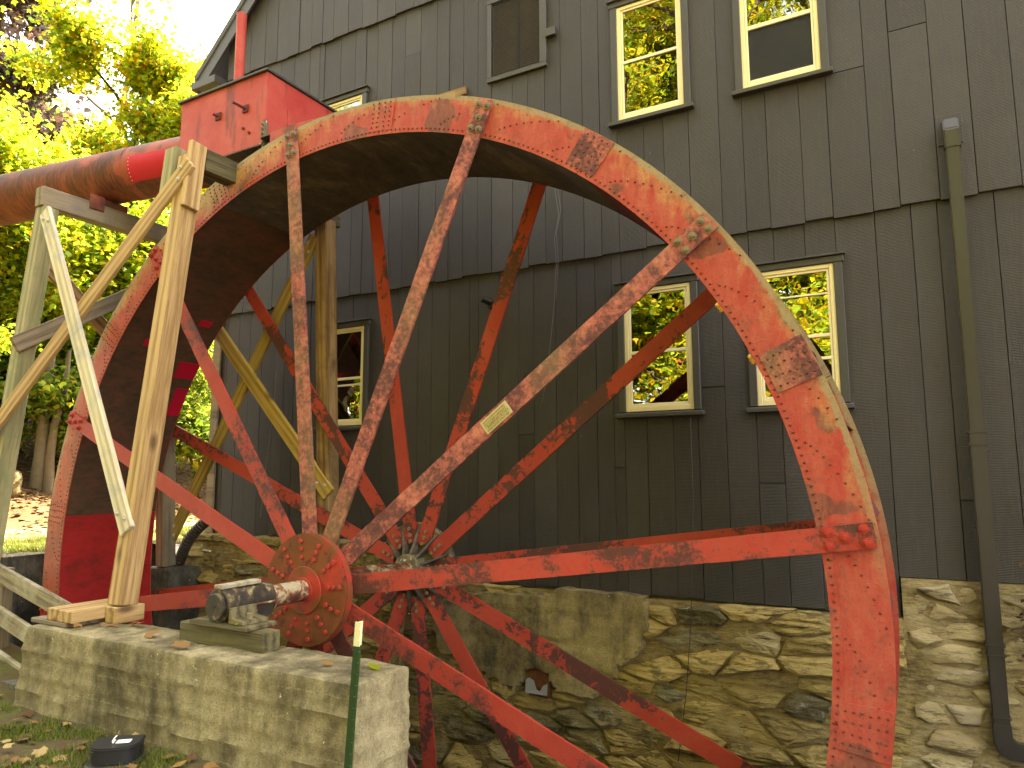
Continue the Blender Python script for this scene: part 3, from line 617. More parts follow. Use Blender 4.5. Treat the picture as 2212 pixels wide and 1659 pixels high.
# ------------------------------------------------------------------ mill building
WY = 1.62
XL, XR = -3.35, 9.4
def roofz(x): return 5.78 + 0.97 * (x + 3.78) if x < 3.0 else 5.78 + 0.97 * (9.78 - x)
mill = thing("mill_building", "dark charcoal board-sided mill with a steep gable behind the red wheel", "building", (3.0, 6.0, 0.0))
WINS = [  # x0,x1,z0,z1 outer of casing
    (1.69, 2.37, 1.26, 2.39), (2.74, 3.43, 1.26, 2.39), (-1.70, -1.02, 1.26, 2.39),
    (1.69, 2.38, 3.79, 4.95), (2.74, 3.43, 3.79, 4.95), (-1.78, -1.10, 3.79, 4.95), (0.42, 1.06, 4.56, 5.42)]
def fnd_top(x): return 0.11 if x > 3.66 else (-0.15 if x > 0.3 else (-0.22 if x > -0.4 else 0.10))
def lay_boards(ztop, zbot, y, wmin, wmax, seed):
    rng = random.Random(seed)
    cuts = [XL + 0.0]
    fixed = sorted(set([w[0] + 0.035 for w in WINS if w[2] < (ztop(0) if callable(ztop) else ztop) and w[3] > zbot(0.0)] + [w[1] - 0.035 for w in WINS if w[2] < (ztop(0) if callable(ztop) else ztop) and w[3] > zbot(0.0)] + [3.66, -0.4, 0.3]))
    x = XL
    while x < 5.4:
        w = rng.uniform(wmin, wmax); nx = x + w
        nf = [f for f in fixed if x + 1e-4 < f < nx + 0.07]
        if nf: nx = nf[0]
        cuts.append(nx); x = nx
    for a, b in zip(cuts[:-1], cuts[1:]):
        mid = (a + b) / 2; g = 0.0018
        zt = ztop if not callable(ztop) else None
        z0 = zbot(mid) + rng.uniform(-0.012, 0.010)
        segs = [(z0, zt if zt is not None else None)]
        for w in WINS:
            if w[0] < mid < w[1]:
                ns = []
                for (p, q) in segs:
                    qq = q if q is not None else 99
                    if w[2] + 0.03 > p and w[3] - 0.03 < qq: ns += [(p, w[2] + 0.035), (w[3] - 0.035, q)]
                    else: ns.append((p, q))
                segs = ns
        # the odd butt joint in a long board
        out = []
        for (p, q) in segs:
            if q is not None and q - p > 1.2 and rng.random() < 0.22:
                c = rng.uniform(p + 0.4, q - 0.4); out += [(p, c - 0.002), (c + 0.002, q)]
            else: out.append((p, q))
        for (p, q) in out:
            dy = rng.uniform(-0.003, 0.003); th = 0.022
            t0 = q if q is not None else roofz(a) - 0.05; t1 = q if q is not None else roofz(b) - 0.05
            if min(t0, t1) - p < 0.03: continue
            j = rng.uniform(-0.0015, 0.0015)
            y0, y1 = y + dy, y + dy + th
            mb = MB().hexa([(a + g + j, y0, p), (b - g + j, y0, p), (b - g + j, y1, p), (a + g + j, y1, p), (a + g, y0, t0), (b - g, y0, t1), (b - g, y1, t1), (a + g, y1, t0)])
            part("board", mb, 'siding', mill, 0.0022)
lay_boards(2.74, fnd_top, WY, 0.15, 0.24, 3)
lay_boards(5.75, lambda x: 2.68, WY - 0.026, 0.15, 0.25, 5)
lay_boards(lambda x: None, lambda x: 5.67, WY - 0.052, 0.17, 0.26, 8) if False else None
# top tier (cut to the rake)
rng_ = random.Random(8); x = XL - 0.0
while x < 5.4:
    b = x + rng_.uniform(0.16, 0.25); dy = rng_.uniform(-0.004, 0.004); y0 = WY - 0.052 + dy; p = 5.67 + rng_.uniform(-0.012, 0.01); g = 0.0018
    t0, t1 = roofz(x) - 0.03, roofz(b) - 0.03
    if min(t0, t1) > p + 0.05:
        part("board", MB().hexa([(x + g, y0, p), (b - g, y0, p), (b - g, y0 + 0.022, p), (x + g, y0 + 0.022, p), (x + g, y0, t0), (b - g, y0, t1), (b - g, y0 + 0.022, t1), (x + g, y0 + 0.022, t0)]), 'siding', mill, 0.0022)
    x = b
# shell: side walls, far wall, roof, dim room behind the windows
sh = MB().box(XL, XL + 0.12, WY + 0.03, 13.6, -0.4, 5.75).box(XR - 0.12, XR, WY + 0.03, 13.6, -0.4, 5.75).box(XL, XR, 13.5, 13.6, -0.4, 5.75)
sh.prism([(5.4, WY - 0.02, -0.6), (XR, WY - 0.02, -0.6), (XR, WY - 0.02, 5.6), (5.4, WY - 0.02, roofz(5.4))], (0, 0.05, 0))
part("side_wall", sh, 'siding', mill)
rf = MB()
for (xa, za, xb, zb) in ((-3.85, roofz(-3.85) + 0.02, 3.0, roofz(3.0) + 0.02), (9.85, roofz(9.85) + 0.02, 3.0, roofz(3.0) + 0.02)):
    rf.hexa([(xa, WY - 0.15, za), (xb, WY - 0.15, zb), (xb, 13.9, zb), (xa, 13.9, za), (xa, WY - 0.15, za + 0.09), (xb, WY - 0.15, zb + 0.09), (xb, 13.9, zb + 0.09), (xa, 13.9, za + 0.09)])
part("roof", rf, 'roof', mill)
rk = MB().hexa([(-3.80, WY - 0.135, roofz(-3.80) - 0.20), (3.0, WY - 0.135, roofz(3.0) - 0.20), (3.0, WY - 0.11, roofz(3.0) - 0.20), (-3.80, WY - 0.11, roofz(-3.80) - 0.20),
                (-3.80, WY - 0.135, roofz(-3.80) + 0.01), (3.0, WY - 0.135, roofz(3.0) + 0.01), (3.0, WY - 0.11, roofz(3.0) + 0.01), (-3.80, WY - 0.11, roofz(-3.80) + 0.01)])
part("rake_board", rk, 'casing', mill)
part("eave_return", MB().box(-3.84, -3.40, WY - 0.2, WY + 0.2, 5.60, 5.70), 'casing', mill, 0.005)
part("soffit", MB().box(-3.80, XL - 0.002, WY + 0.2, 13.5, 5.60, 5.63), 'casing', mill)
part("corner_board", MB().box(XL - 0.03, XL + 0.09, WY - 0.032, WY - 0.008, 0.05, 2.66), 'pt_grey', mill, 0.003, label="greyed bare corner board")
part("corner_board", MB().box(XL - 0.035, XL - 0.004, WY - 0.03, WY + 0.12, 0.05, 5.6), 'pt_grey', mill, 0.003, label="greyed bare corner board")
part("sill_light_stop", MB().box(XL + 0.01, XR - 0.13, WY + 0.055, WY + 0.30, -0.55, 0.22), 'oldwood', mill)  # unseen box added to stop light slits under the boards
part("floor", MB().box(XL + 0.13, XR - 0.13, WY + 0.31, 13.45, -0.12, -0.02), 'interior', mill)  # unseen floor, added to keep light from rising into the building
part("inner_wall", MB().box(XL + 0.2, XR - 0.2, 3.4, 3.5, -0.3, 5.6).box(XL + 0.2, XR - 0.2, WY + 0.1, 3.4, 2.95, 3.05).box(XL + 0.2, XR - 0.2, WY + 0.1, 3.4, 0.2, 0.3), 'interior', mill)

def window(x0, x1, z0, z1, yf, rails, kind='normal', label=None):
    cs = 0.05; yb = yf + 0.02
    c = MB()
    c.box(x0, x0 + cs + 0.008, yf - 0.028, yb, z0 + 0.045, z1 - cs).box(x1 - cs - 0.008, x1, yf - 0.028, yb, z0 + 0.045, z1 - cs)
    c.box(x0 - 0.012, x1 + 0.012, yf - 0.030, yb, z1 - cs, z1)
    w = part("window", c, 'casing', mill, 0.004, label=label)
    part("drip_cap", MB().box(x0 - 0.025, x1 + 0.025, yf - 0.052, yb, z1 + 0.0015, z1 + 0.016), 'casing', w, 0.003)
    part("sill", MB().hexa([(x0 - 0.025, yf - 0.062, z0), (x1 + 0.025, yf - 0.062, z0), (x1 + 0.025, yb, z0), (x0 - 0.025, yb, z0), (x0 - 0.025, yf - 0.062, z0 + 0.034), (x1 + 0.025, yf - 0.062, z0 + 0.034), (x1 + 0.025, yb, z0 + 0.048), (x0 - 0.025, yb, z0 + 0.048)]), 'casing', w, 0.004)
    a, b, p, q = x0 + cs + 0.004, x1 - cs - 0.004, z0 + 0.05, z1 - cs - 0.003
    fr = 0.036
    f = MB().box(a, a + fr, yf - 0.014, yb + 0.03, p, q).box(b - fr, b, yf - 0.014, yb + 0.03, p, q).box(a + fr, b - fr, yf - 0.013, yb + 0.03, q - 0.03, q).box(a + fr, b - fr, yf - 0.013, yb + 0.03, p, p + 0.042)
    part("frame", f, 'cream', w, 0.003)
    f2 = MB(); fr2 = 0.019
    ia, ib, ip, iq = a + fr + 0.001, b - fr - 0.001, p + 0.043, q - 0.031
    f2.box(ia, ia + fr2, yf - 0.004, yb + 0.024, ip, iq).box(ib - fr2, ib, yf - 0.004, yb + 0.024, ip, iq).box(ia + fr2, ib - fr2, yf - 0.003, yb + 0.024, iq - fr2, iq).box(ia + fr2, ib - fr2, yf - 0.003, yb + 0.024, ip, ip + fr2 + 0.004)
    part("storm_frame", f2, 'cream2', w, 0.003)
    ga, gb = ia + fr2 + 0.0005, ib - fr2 - 0.0005
    zs = [ip + fr2 + 0.005] + [r for r, _ in rails] + [iq - fr2 - 0.001]
    for r, h in rails: part("sash_rail", MB().box(ga, gb, yf - 0.006, yb + 0.02, r - h / 2, r + h / 2), 'cream2', w, 0.002)
    lo = zs[0]
    hs = [h for _, h in rails] + [0.0]
    for k in range(len(zs) - 1):
        za = zs[k] + (hs[k - 1] / 2 if k else 0) + 0.0005; zb_ = zs[k + 1] - (hs[k] / 2) - 0.0005
        if kind == 'screen' and k == 0:
            part("insect_screen", MB().box(ga, gb, yf + 0.008, yf + 0.009, za, zb_), 'mesh', w); part("pane", MB().box(ga, gb, yf + 0.03, yf + 0.034, za, zb_), 'glass', w)
        else:
            part("pane", MB().box(ga, gb, yf + 0.008, yf + 0.012, za, zb_), 'glass', w)
    mu = MB(); yi = yf + 0.062
    m2 = rails[0][0] if rails else (p + q) / 2
    for k in (1, 2):
        xx = ga + (gb - ga) * k / 3; mu.box(xx - 0.007, xx + 0.007, yi, yi + 0.02, p + 0.02, q - 0.02)
    for zz in ((p + m2) / 2, (m2 + q) / 2): mu.box(ga, gb, yi + 0.002, yi + 0.018, zz - 0.007, zz + 0.007)
    mu.box(ga, gb, yi + 0.003, yi + 0.03, m2 - 0.02, m2 + 0.02)
    part("muntin", mu, 'muntin', w)
    if kind == 'curtain':
        cv = MB(); n = 30
        for i in range(n + 1):
            xx = ga - 0.02 + (gb - ga + 0.04) * i / n; yy = yf + 0.15 + 0.018 * math.sin(i * 1.5); cv.v += [(xx, yy, p), (xx, yy, m2 + 0.05), (xx, yy + 0.01, m2 + 0.05), (xx, yy + 0.01, p)]
        for i in range(n): cv.f += [(4 * i, 4 * i + 4, 4 * i + 5, 4 * i + 1), (4 * i + 1, 4 * i + 5, 4 * i + 6, 4 * i + 2)]
        part("curtain", cv, 'curtain', w, smooth=True)
    return w
Y1, Y2 = WY, WY - 0.026
window(*WINS[0], Y1, [(1.80, 0.026)], label="lower window with the red spokes crossing its panes")
window(*WINS[1], Y1, [(1.64, 0.022), (1.81, 0.024), (2.12, 0.012)], label="lower window partly behind the wheel rim")
window(*WINS[2], Y1, [(1.73, 0.018), (1.80, 0.026)], 'curtain', label="lower window with a brown curtain behind the post")
window(*WINS[3], Y2, [(4.37, 0.026)], label="upper window left of the open one")
window(*WINS[4], Y2, [(4.35, 0.034)], 'screen', label="upper window with its lower half screened")
window(*WINS[5], Y2, [(4.37, 0.026)], label="upper window peeking over the wheel and flume box")
# louvred vent
x0, x1, z0, z1 = WINS[6]
lv = part("louvred_vent", MB().box(x0, x0 + 0.045, Y2 - 0.03, Y2 + 0.02, z0 + 0.045, z1 - 0.045).box(x1 - 0.07, x1, Y2 - 0.03, Y2 + 0.02, z0 + 0.045, z1 - 0.045).box(x0, x1, Y2 - 0.032, Y2 + 0.02, z1 - 0.045, z1).box(x0, x1, Y2 - 0.032, Y2 + 0.02, z0, z0 + 0.045), 'casing', mill, 0.004)
part("backing", MB().box(x0 + 0.046, x1 - 0.071, Y2 + 0.03, Y2 + 0.04, z0 + 0.046, z1 - 0.046), 'rustpane', lv)
part("mullion", MB().box((x0 + x1) / 2 - 0.02, (x0 + x1) / 2 + 0.01, Y2 + 0.012, Y2 + 0.028, z0 + 0.046, z1 - 0.046), 'louvre', lv)
sl = MB(); n = 34
for i in range(n):
    zz = z0 + 0.055 + (z1 - z0 - 0.11) * i / (n - 1); sl.hexa([(x0 + 0.0465, Y2 - 0.02, zz - 0.004), (x1 - 0.0715, Y2 - 0.02, zz - 0.004), (x1 - 0.0715, Y2 - 0.012, zz + 0.001), (x0 + 0.0465, Y2 - 0.012, zz + 0.001),
        (x0 + 0.0465, Y2 - 0.02, zz), (x1 - 0.0715, Y2 - 0.02, zz), (x1 - 0.0715, Y2 - 0.012, zz + 0.008), (x0 + 0.0465, Y2 - 0.012, zz + 0.008)])
part("louvre_slat", sl, 'louvre', lv, kind='stuff')
part("vent_block", MB().box(1.063, 1.16, Y2 - 0.05, Y2 - 0.004, 4.83, 4.91), 'casing', mill, 0.004)

# ------------------------------------------------------------------ stone foundation
def clip(poly, px, pz, nx, nz):
    out = []
    for i in range(len(poly)):
        a, b = poly[i], poly[(i + 1) % len(poly)]
        da = (a[0] - px) * nx + (a[1] - pz) * nz; db = (b[0] - px) * nx + (b[1] - pz) * nz
        if da <= 0: out.append(a)
        if (da < 0 < db) or (db < 0 < da):
            t = da / (da - db); out.append((a[0] + (b[0] - a[0]) * t, a[1] + (b[1] - a[1]) * t))
    return out
found = thing("stone_foundation", "rubble stone foundation wall below the dark boards behind the wheel", "stone wall", (1.0, 1.7, -1.0))
def stones(x0, x1, z0, z1, cw, ch, yface, mats, seed, proud=(0.02, 0.09), rows_jit=0.45, gap=0.010, skip=None, soft=False):
    rng = random.Random(seed); seeds = []
    nz = max(1, int(round((z1 - z0) / ch))); nx = max(1, int(round((x1 - x0) / cw)))
    for j in range(-1, nz + 1):
        for i in range(-1, nx + 1):
            if rng.random() < 0.16: continue
            seeds.append((x0 + (i + 0.5 + (0.5 if j % 2 else 0) + rng.uniform(-rows_jit, rows_jit)) * (x1 - x0) / nx, z0 + (j + 0.5 + rng.uniform(-rows_jit, rows_jit) * 0.9) * (z1 - z0) / nz))
    ax = ch / cw
    for k, (sx, sz) in enumerate(seeds):
        if not (x0 < sx < x1 and z0 < sz < z1): continue
        if skip and skip(sx, sz): continue
        poly = [(x0, z0), (x1, z0), (x1, z1), (x0, z1)]
        for m, (tx, tz) in enumerate(seeds):
            if m == k or abs(tx - sx) > 3 * cw or abs(tz - sz) > 3 * ch: continue
            # anisotropic bisector
            dx, dz = (tx - sx) * ax * ax, (tz - sz)
            poly = clip(poly, (sx + tx) / 2, (sz + tz) / 2, dx, dz)
            if len(poly) < 3: break
        if len(poly) < 3: continue
        cx = sum(p[0] for p in poly) / len(poly); cz = sum(p[1] for p in poly) / len(poly)
        ring = []
        for i in range(len(poly)):
            a, b = poly[i], poly[(i + 1) % len(poly)]; L = math.hypot(b[0] - a[0], b[1] - a[1]); n = max(1, int(L / 0.045))
            for q in range(n): ring.append((a[0] + (b[0] - a[0]) * q / n, a[1] + (b[1] - a[1]) * q / n))
        pr = rng.uniform(*proud)
        mb = MB(); n = len(ring); sd = rng.uniform(0, 50)
        ex = max(abs(x - cx) for x, z in ring); ez = max(abs(z - cz) for x, z in ring)
        planes = [(rng.uniform(-1.3, 1.3) / ex, rng.uniform(-1.5, 0.7) / ez, rng.uniform(0.55, 1.25)) for _ in range(4)]
        def dep_(x, z):
            h = 1.0
            for (pa_, pb_, pc_) in planes: h = min(h, pc_ + 0.5 * (pa_ * (x - cx) + pb_ * (z - cz)))
            st = mnoise.noise(Vector((x * 3 + sd, sd, z * (46 if not soft else 14))))
            fr_ = mnoise.noise(Vector((x * 13 + sd, z * 17, 3.0)))
            return max(0.12, h) * pr + (0.016 * st + 0.013 * fr_) * (0.6 if soft else 1.0)
        for (sc, kf) in ((1.0, -1), (1.0, 0.25), (0.94, 0.8), (0.72, 1.0), (0.48, 1.0), (0.24, 1.0)):
            for (x, z) in ring:
                ddx, ddz = x - cx, z - cz; L = math.hypot(ddx, ddz) + 1e-6; sh = max(0.3, 1 - gap / L)
                jx = 1 + 0.13 * mnoise.noise(Vector((x * 10 + sd, z * 14, 2.0)))
                X, Z = cx + ddx * sc * sh * jx, cz + ddz * sc * sh * jx
                mb.v.append((X, yface + 0.05 if kf < 0 else yface - kf * dep_(X, Z), Z))
        for l in range(5):
            for i in range(n): mb.f.append((l * n + i, l * n + (i + 1) % n, (l + 1) * n + (i + 1) % n, (l + 1) * n + i))
        c = len(mb.v); mb.v.append((cx, yface - dep_(cx, cz), cz))
        for i in range(n): mb.f.append((5 * n + i, 5 * n + (i + 1) % n, c))
        part("stone", mb, mats(cx, cz, rng), found, smooth=soft)
PATCH = [(-0.08, -0.36), (0.3, -0.26), (0.6, -0.20), (1.0, -0.215), (1.13, -0.17), (1.26, -0.13), (1.89, -0.16), (1.93, -0.25), (1.88, -0.42), (1.86, -0.53), (1.74, -0.62), (1.65, -0.70), (1.56, -0.84), (1.49, -0.92), (1.36, -0.965), (1.25, -0.965), (1.1, -0.92), (1.08, -0.83), (0.96, -0.81), (0.85, -0.79), (0.83, -0.88), (0.74, -0.97), (0.55, -0.92), (0.37, -0.86), (0.15, -0.80), (-0.06, -0.74)]
def inpoly(x, z, P):
    r = False
    for i in range(len(P)):
        (xa, za), (xb, zb) = P[i], P[i - 1]
        if (za > z) != (zb > z) and x < (xb - xa) * (z - za) / (zb - za) + xa: r = not r
    return r
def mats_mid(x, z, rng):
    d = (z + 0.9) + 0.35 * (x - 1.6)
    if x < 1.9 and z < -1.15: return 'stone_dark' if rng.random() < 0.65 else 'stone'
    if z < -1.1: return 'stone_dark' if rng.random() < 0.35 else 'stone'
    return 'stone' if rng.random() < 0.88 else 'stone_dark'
YF = 1.60
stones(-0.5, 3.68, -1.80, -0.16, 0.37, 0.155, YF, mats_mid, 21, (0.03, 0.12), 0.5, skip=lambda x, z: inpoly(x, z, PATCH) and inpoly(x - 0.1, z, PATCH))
stones(3.68, 4.75, -1.35, 0.12, 0.27, 0.135, YF + 0.010, lambda x, z, r: 'stone_pale', 35, (0.04, 0.11), 0.5, gap=0.016, soft=True)
stones(-3.45, -0.5, -1.1, 0.13, 0.27, 0.12, YF - 0.16, lambda x, z, r: 'stone' if r.random() < 0.7 else 'stone_dark', 44, (0.03, 0.12))
def backing(x0, x1, z0, z1, y, mat):
    mb = MB(); nx, nz = int((x1 - x0) / 0.06), int((z1 - z0) / 0.06)
    for i in range(nx + 1):
        for j in range(nz + 1):
            x, z = x0 + (x1 - x0) * i / nx, z0 + (z1 - z0) * j / nz
            mb.v.append((x, y + 0.03 * mnoise.noise(Vector((x * 5, 0, z * 7))) + 0.014 * mnoise.noise(Vector((x * 19, 4, z * 19))), z))
    for i in range(nx):
        for j in range(nz): mb.f.append((i * (nz + 1) + j, (i + 1) * (nz + 1) + j, (i + 1) * (nz + 1) + j + 1, i * (nz + 1) + j + 1))
    b = len(mb.v); mb.box(x0, x1, y + 0.06, y + 0.2, z0, z1)
    return part("mortar", mb, mat, found, smooth=True)
backing(-0.5, 3.68, -4.4, -0.17, YF - 0.020, 'mortar_mix'); backing(3.67, 6.2, -4.4, 0.105, YF - 0.016, 'mortar_mix'); backing(-3.45, -0.45, -4.4, 0.10, YF - 0.195, 'mortar_mix')
part("ledge", rough_box(-3.48, -0.55, YF - 0.24, YF + 0.05, 0.09, 0.15, 0.06, 0.03, 0.02, 6), 'stone', found, smooth=True)
# parging slab: board-marked concrete skin over the stones
pp = MB()
def patch_mesh():
    mb = MB(); st = 0.035; X0, X1, Z0, Z1 = -0.12, 1.98, -1.02, -0.08
    nx, nz = int((X1 - X0) / st), int((Z1 - Z0) / st); idx = {}
    def jit(x, z): return (x + 0.025 * mnoise.noise(Vector((x * 9, z * 9, 0))), z + 0.025 * mnoise.noise(Vector((x * 9, z * 9, 7))))
    for i in range(nx + 1):
        for j in range(nz + 1):
            x, z = X0 + i * st, Z0 + j * st
            jx, jz = jit(x, z)
            y = YF - 0.115 + 0.012 * mnoise.noise(Vector((x * 4, 0, z * 4))) + 0.005 * mnoise.noise(Vector((x * 22, 0, z * 22)))
            for g in (-0.37, -0.60, -0.82):
                if abs(z - g - 0.02 * x) < st * 0.5: y += 0.010
            idx[i, j] = len(mb.v); mb.v.append((jx, y, jz))
    cells = {(i, j) for i in range(nx) for j in range(nz) if inpoly(X0 + (i + .5) * st, Z0 + (j + .5) * st, PATCH)}
    for (i, j) in cells: mb.f.append((idx[i, j], idx[i + 1, j], idx[i + 1, j + 1], idx[i, j + 1]))
    # rim back to the stones
    back = {}
    def bk(k):
        if k not in back:
            v = mb.v[k]; back[k] = len(mb.v); mb.v.append((v[0] + 0.015, v[1] + 0.15, v[2]))
        return back[k]
    for (i, j) in cells:
        for (di, dj, a, b) in ((-1, 0, (i, j), (i, j + 1)), (1, 0, (i + 1, j + 1), (i + 1, j)), (0, -1, (i + 1, j), (i, j)), (0, 1, (i, j + 1), (i + 1, j + 1))):
            if (i + di, j + dj) not in cells: mb.f.append((idx[a], idx[b], bk(idx[b]), bk(idx[a])))
    return mb
part("concrete_patch", patch_mesh(), 'parge', found, smooth=True)
part("flashing", MB().prism([(0.86, YF - 0.13, -0.99), (1.06, YF - 0.13, -0.99), (1.06, YF - 0.12, -0.90), (1.02, YF - 0.12, -0.92), (0.99, YF - 0.125, -0.97), (0.96, YF - 0.12, -0.96), (0.93, YF - 0.12, -0.89), (0.89, YF - 0.12, -0.87), (0.86, YF - 0.12, -0.89)], (0, 0.006, 0)), 'flash', found, label="torn grey metal flashing")
part("rust_crust", rough_box(0.86, 1.06, YF - 0.09, YF - 0.02, -1.03, -0.80, 0.03, 0.015, 0.02, 9), 'rustfl', found)

# ------------------------------------------------------------------ water wheel
RO, RI, WW = 3.66, 3.395, 0.956
A0 = R(7.9)
wheel = thing("water_wheel", "large red riveted steel water wheel with twelve pairs of flat spokes", "water wheel", (0, 0, 0))
SEAM = R(22.9)
rotY = lambda a: Matrix.Rotation(-a, 4, 'Y')
for k in range(12):
    a0, a1 = SEAM + k * R(30) + 0.0006, SEAM + (k + 1) * R(30) - 0.0006
    sp = part("shroud_plate", MB().sector(RI, RO, a0, a1, 0.0, 0.012, 14), 'shroud', wheel)
    part("shroud_plate", MB().sector(RI, RO, a0, a1, WW - 0.012, WW, 14), 'shroud', wheel)
    part("splice_plate", MB().sector(RI + 0.02, RO - 0.003, a0 - R(1.9), a0 + R(1.9), -0.0065, -0.0005, 4), 'spoke_old' if k in (0, 1) else 'shroud', wheel)
    part("rim_angle", MB().sector(RI - 0.012, RI + 0.035, a0, a1, -0.004, -0.0004, 14), 'shroud', wheel)
    mid = math.degrees((a0 + a1) / 2) % 360
    mt = 'sole_red' if 173 < mid < 203 else ('sole_brown' if 120 < mid < 173 else ('sole_maroon' if (mid < 67 or mid > 203) else 'sole'))
    part("sole_plate", MB().sector(RI - 0.006, RI, a0, a1, 0.0125, WW - 0.0125, 14), mt, wheel, smooth=True)
# rivets
rv = MB(); rng = random.Random(4)
for i in range(520):
    a = 2 * math.pi * i / 520; rv.dome(((RI + 0.014) * math.cos(a), -0.004, (RI + 0.014) * math.sin(a)), (0, -1, 0), 0.0075, 0.008)
NB = 44
def bcurve(u): # bucket profile: radius fraction -> angular offset
    return RI + 0.035 + (RO - RI - 0.06) * u, -R(7.5) * (u ** 1.5)
for b in range(NB):
    for u in np.linspace(0.08, 0.98, 10):
        r, da = bcurve(u); a = 2 * math.pi * b / NB + da
        if rng.random() < 0.06: continue
        rv.dome((r * math.cos(a), 0.0, r * math.sin(a)), (0, -1, 0), 0.0068, 0.008)
for k in range(12):
    for s_ in (-1.3, -0.5, 0.5, 1.3):
        for r in np.linspace(RI + 0.05, RO - 0.03, 6):
            a = SEAM + k * R(30) + R(s_ + rng.uniform(-0.1, 0.1)); rv.dome((r * math.cos(a), -0.0065, r * math.sin(a)), (0, -1, 0), 0.007, 0.008)
part("rivet", rv, 'rivet', wheel, kind='stuff')
# buckets between the shrouds
bk = MB(); prof = [(RI, 0.0)] + [bcurve(u) for u in np.linspace(0.1, 1.0, 7)]
for (r, a) in prof:
    bk.v += [(r * math.cos(a), 0.013, r * math.sin(a)), (r * math.cos(a), WW - 0.013, r * math.sin(a)), ((r + 0.004) * math.cos(a + 0.0012), WW - 0.013, (r + 0.004) * math.sin(a + 0.0012)), ((r + 0.004) * math.cos(a + 0.0012), 0.013, (r + 0.004) * math.sin(a + 0.0012))]
for i in range(len(prof) - 1):
    for j in range(4): bk.f.append((4 * i + j, 4 * i + 4 + j, 4 * i + 4 + (j + 1) % 4, 4 * i + (j + 1) % 4))
b0 = part("bucket", bk, 'sole_maroon', wheel)
for b in range(1, NB): inst(b0, wheel, rotY(2 * math.pi * b / NB))
# spokes
def hexbolt(r, h): return MB().cyl((0, 0, 0), (0, -h, 0), r, 6)
bolt_me = hexbolt(0.017, 0.016).mesh("bolt", 0.002); bolt_me.materials.append(M['bolt'])
boltg_me = bolt_me.copy(); boltg_me.materials.clear(); boltg_me.materials.append(M['bolt_g'])
bigb = MB().cyl((0, 0, 0), (0, -0.006, 0), 0.026, 12).cyl((0, -0.006, 0), (0, -0.022, 0), 0.017, 6).cyl((0, -0.022, 0), (0, -0.03, 0), 0.009, 8)
big_me = bigb.mesh("bolt"); big_me.materials.append(M['bolt']); bigg_me = big_me.copy(); bigg_me.materials.clear(); bigg_me.materials.append(M['bolt_g'])
def objmesh(name, me, parent, mat4):
    o = bpy.data.objects.new(name, me); COL.objects.link(o); o.parent = parent; o.matrix_basis = mat4; return o
LSP = 3.30; Y_HUB, Y_RING = -0.118, -0.0155
slope = math.atan2(Y_RING - Y_HUB, 3.64 - 0.22)
L = 3.645 - 0.22
def spoke_mesh(nm, mat):
    mb = MB(); n = 24; rr = random.Random(hash(nm) % 97)
    for i in range(n + 1):
        x = L * i / n; w = 0.0665 - 0.004 * i / n
        j1, j2 = rr.uniform(-0.0012, 0.0012), rr.uniform(-0.0012, 0.0012)
        mb.v += [(x, -0.009, -w + j1), (x, -0.009, w + j2), (x, 0.009, w + j2), (x, 0.009, -w + j1)]
    for i in range(n):
        for j in range(4): mb.f.append((4 * i + j, 4 * i + 4 + j, 4 * i + 4 + (j + 1) % 4, 4 * i + (j + 1) % 4))
    mb.f += [(0, 1, 2, 3), (4 * n + 3, 4 * n + 2, 4 * n + 1, 4 * n)]
    me = mb.mesh(nm); me.materials.append(M[mat]); return me
sm, smo, smb = spoke_mesh("spoke", 'spoke'), spoke_mesh("spoke", 'spoke_old'), spoke_mesh("spoke", 'spoke_back')
smc = spoke_mesh("spoke", 'spoke_clean')
quinc = [(3.43, -0.035), (3.43, 0.035), (3.51, 0.0), (3.60, -0.035), (3.60, 0.035)]
for k in range(12):
    a = A0 + k * R(30)
    for back in (0, 1):
        old = (not back and k in (1, 2, 3)) 
        me = smo if old else (smb if back else (smc if k in (4, 5, 6) else sm))
        if back:
            mt = rotY(a) @ Matrix.Translation((0.22, WW - Y_HUB, 0)) @ Matrix.Rotation(-slope, 4, 'Z')
        else:
            mt = rotY(a) @ Matrix.Translation((0.22, Y_HUB, 0)) @ Matrix.Rotation(slope, 4, 'Z')
        o = objmesh("spoke", me, wheel, mt)
        if not back:
            for (r, w) in quinc: objmesh("bolt", bigg_me if old else big_me, o, Matrix.Translation((r - 0.22, -0.009, w)))
        else:
            for r in (0.235, 0.29, 0.345): objmesh("bolt", boltg_me, o, Matrix.Translation((r - 0.22, -0.0095, 0)) @ Matrix.Rotation(rng.uniform(0, 1), 4, 'Y'))
# front hub
hub = part("hub_disc", MB().cyl((0, -0.20, 0), (0, -0.132, 0), 0.39, 72), 'hub', wheel, 0.008, True, seg=2, label="rusty red front hub disc studded with bolts")
part("boss", MB().cyl((0, -0.215, 0), (0, -0.2005, 0), 0.165, 48), 'hub', hub, 0.004, True)
part("collar", MB().cyl((0, -0.225, 0), (0, -0.2155, 0), 0.088, 32), 'bolt', hub, 0.002, True)
for k in range(12):
    a = A0 + k * R(30)
    for r in (0.225, 0.28, 0.335):
        aa = a + rng.uniform(-0.02, 0.02); rr = r + rng.uniform(-0.006, 0.006)
        objmesh("bolt", bolt_me, hub, Matrix.Translation((rr * math.cos(aa), -0.2, rr * math.sin(aa))) @ Matrix.Rotation(rng.uniform(0, 1), 4, 'Y') @ Matrix.Scale(0.85 + rng.uniform(0, .2), 4))
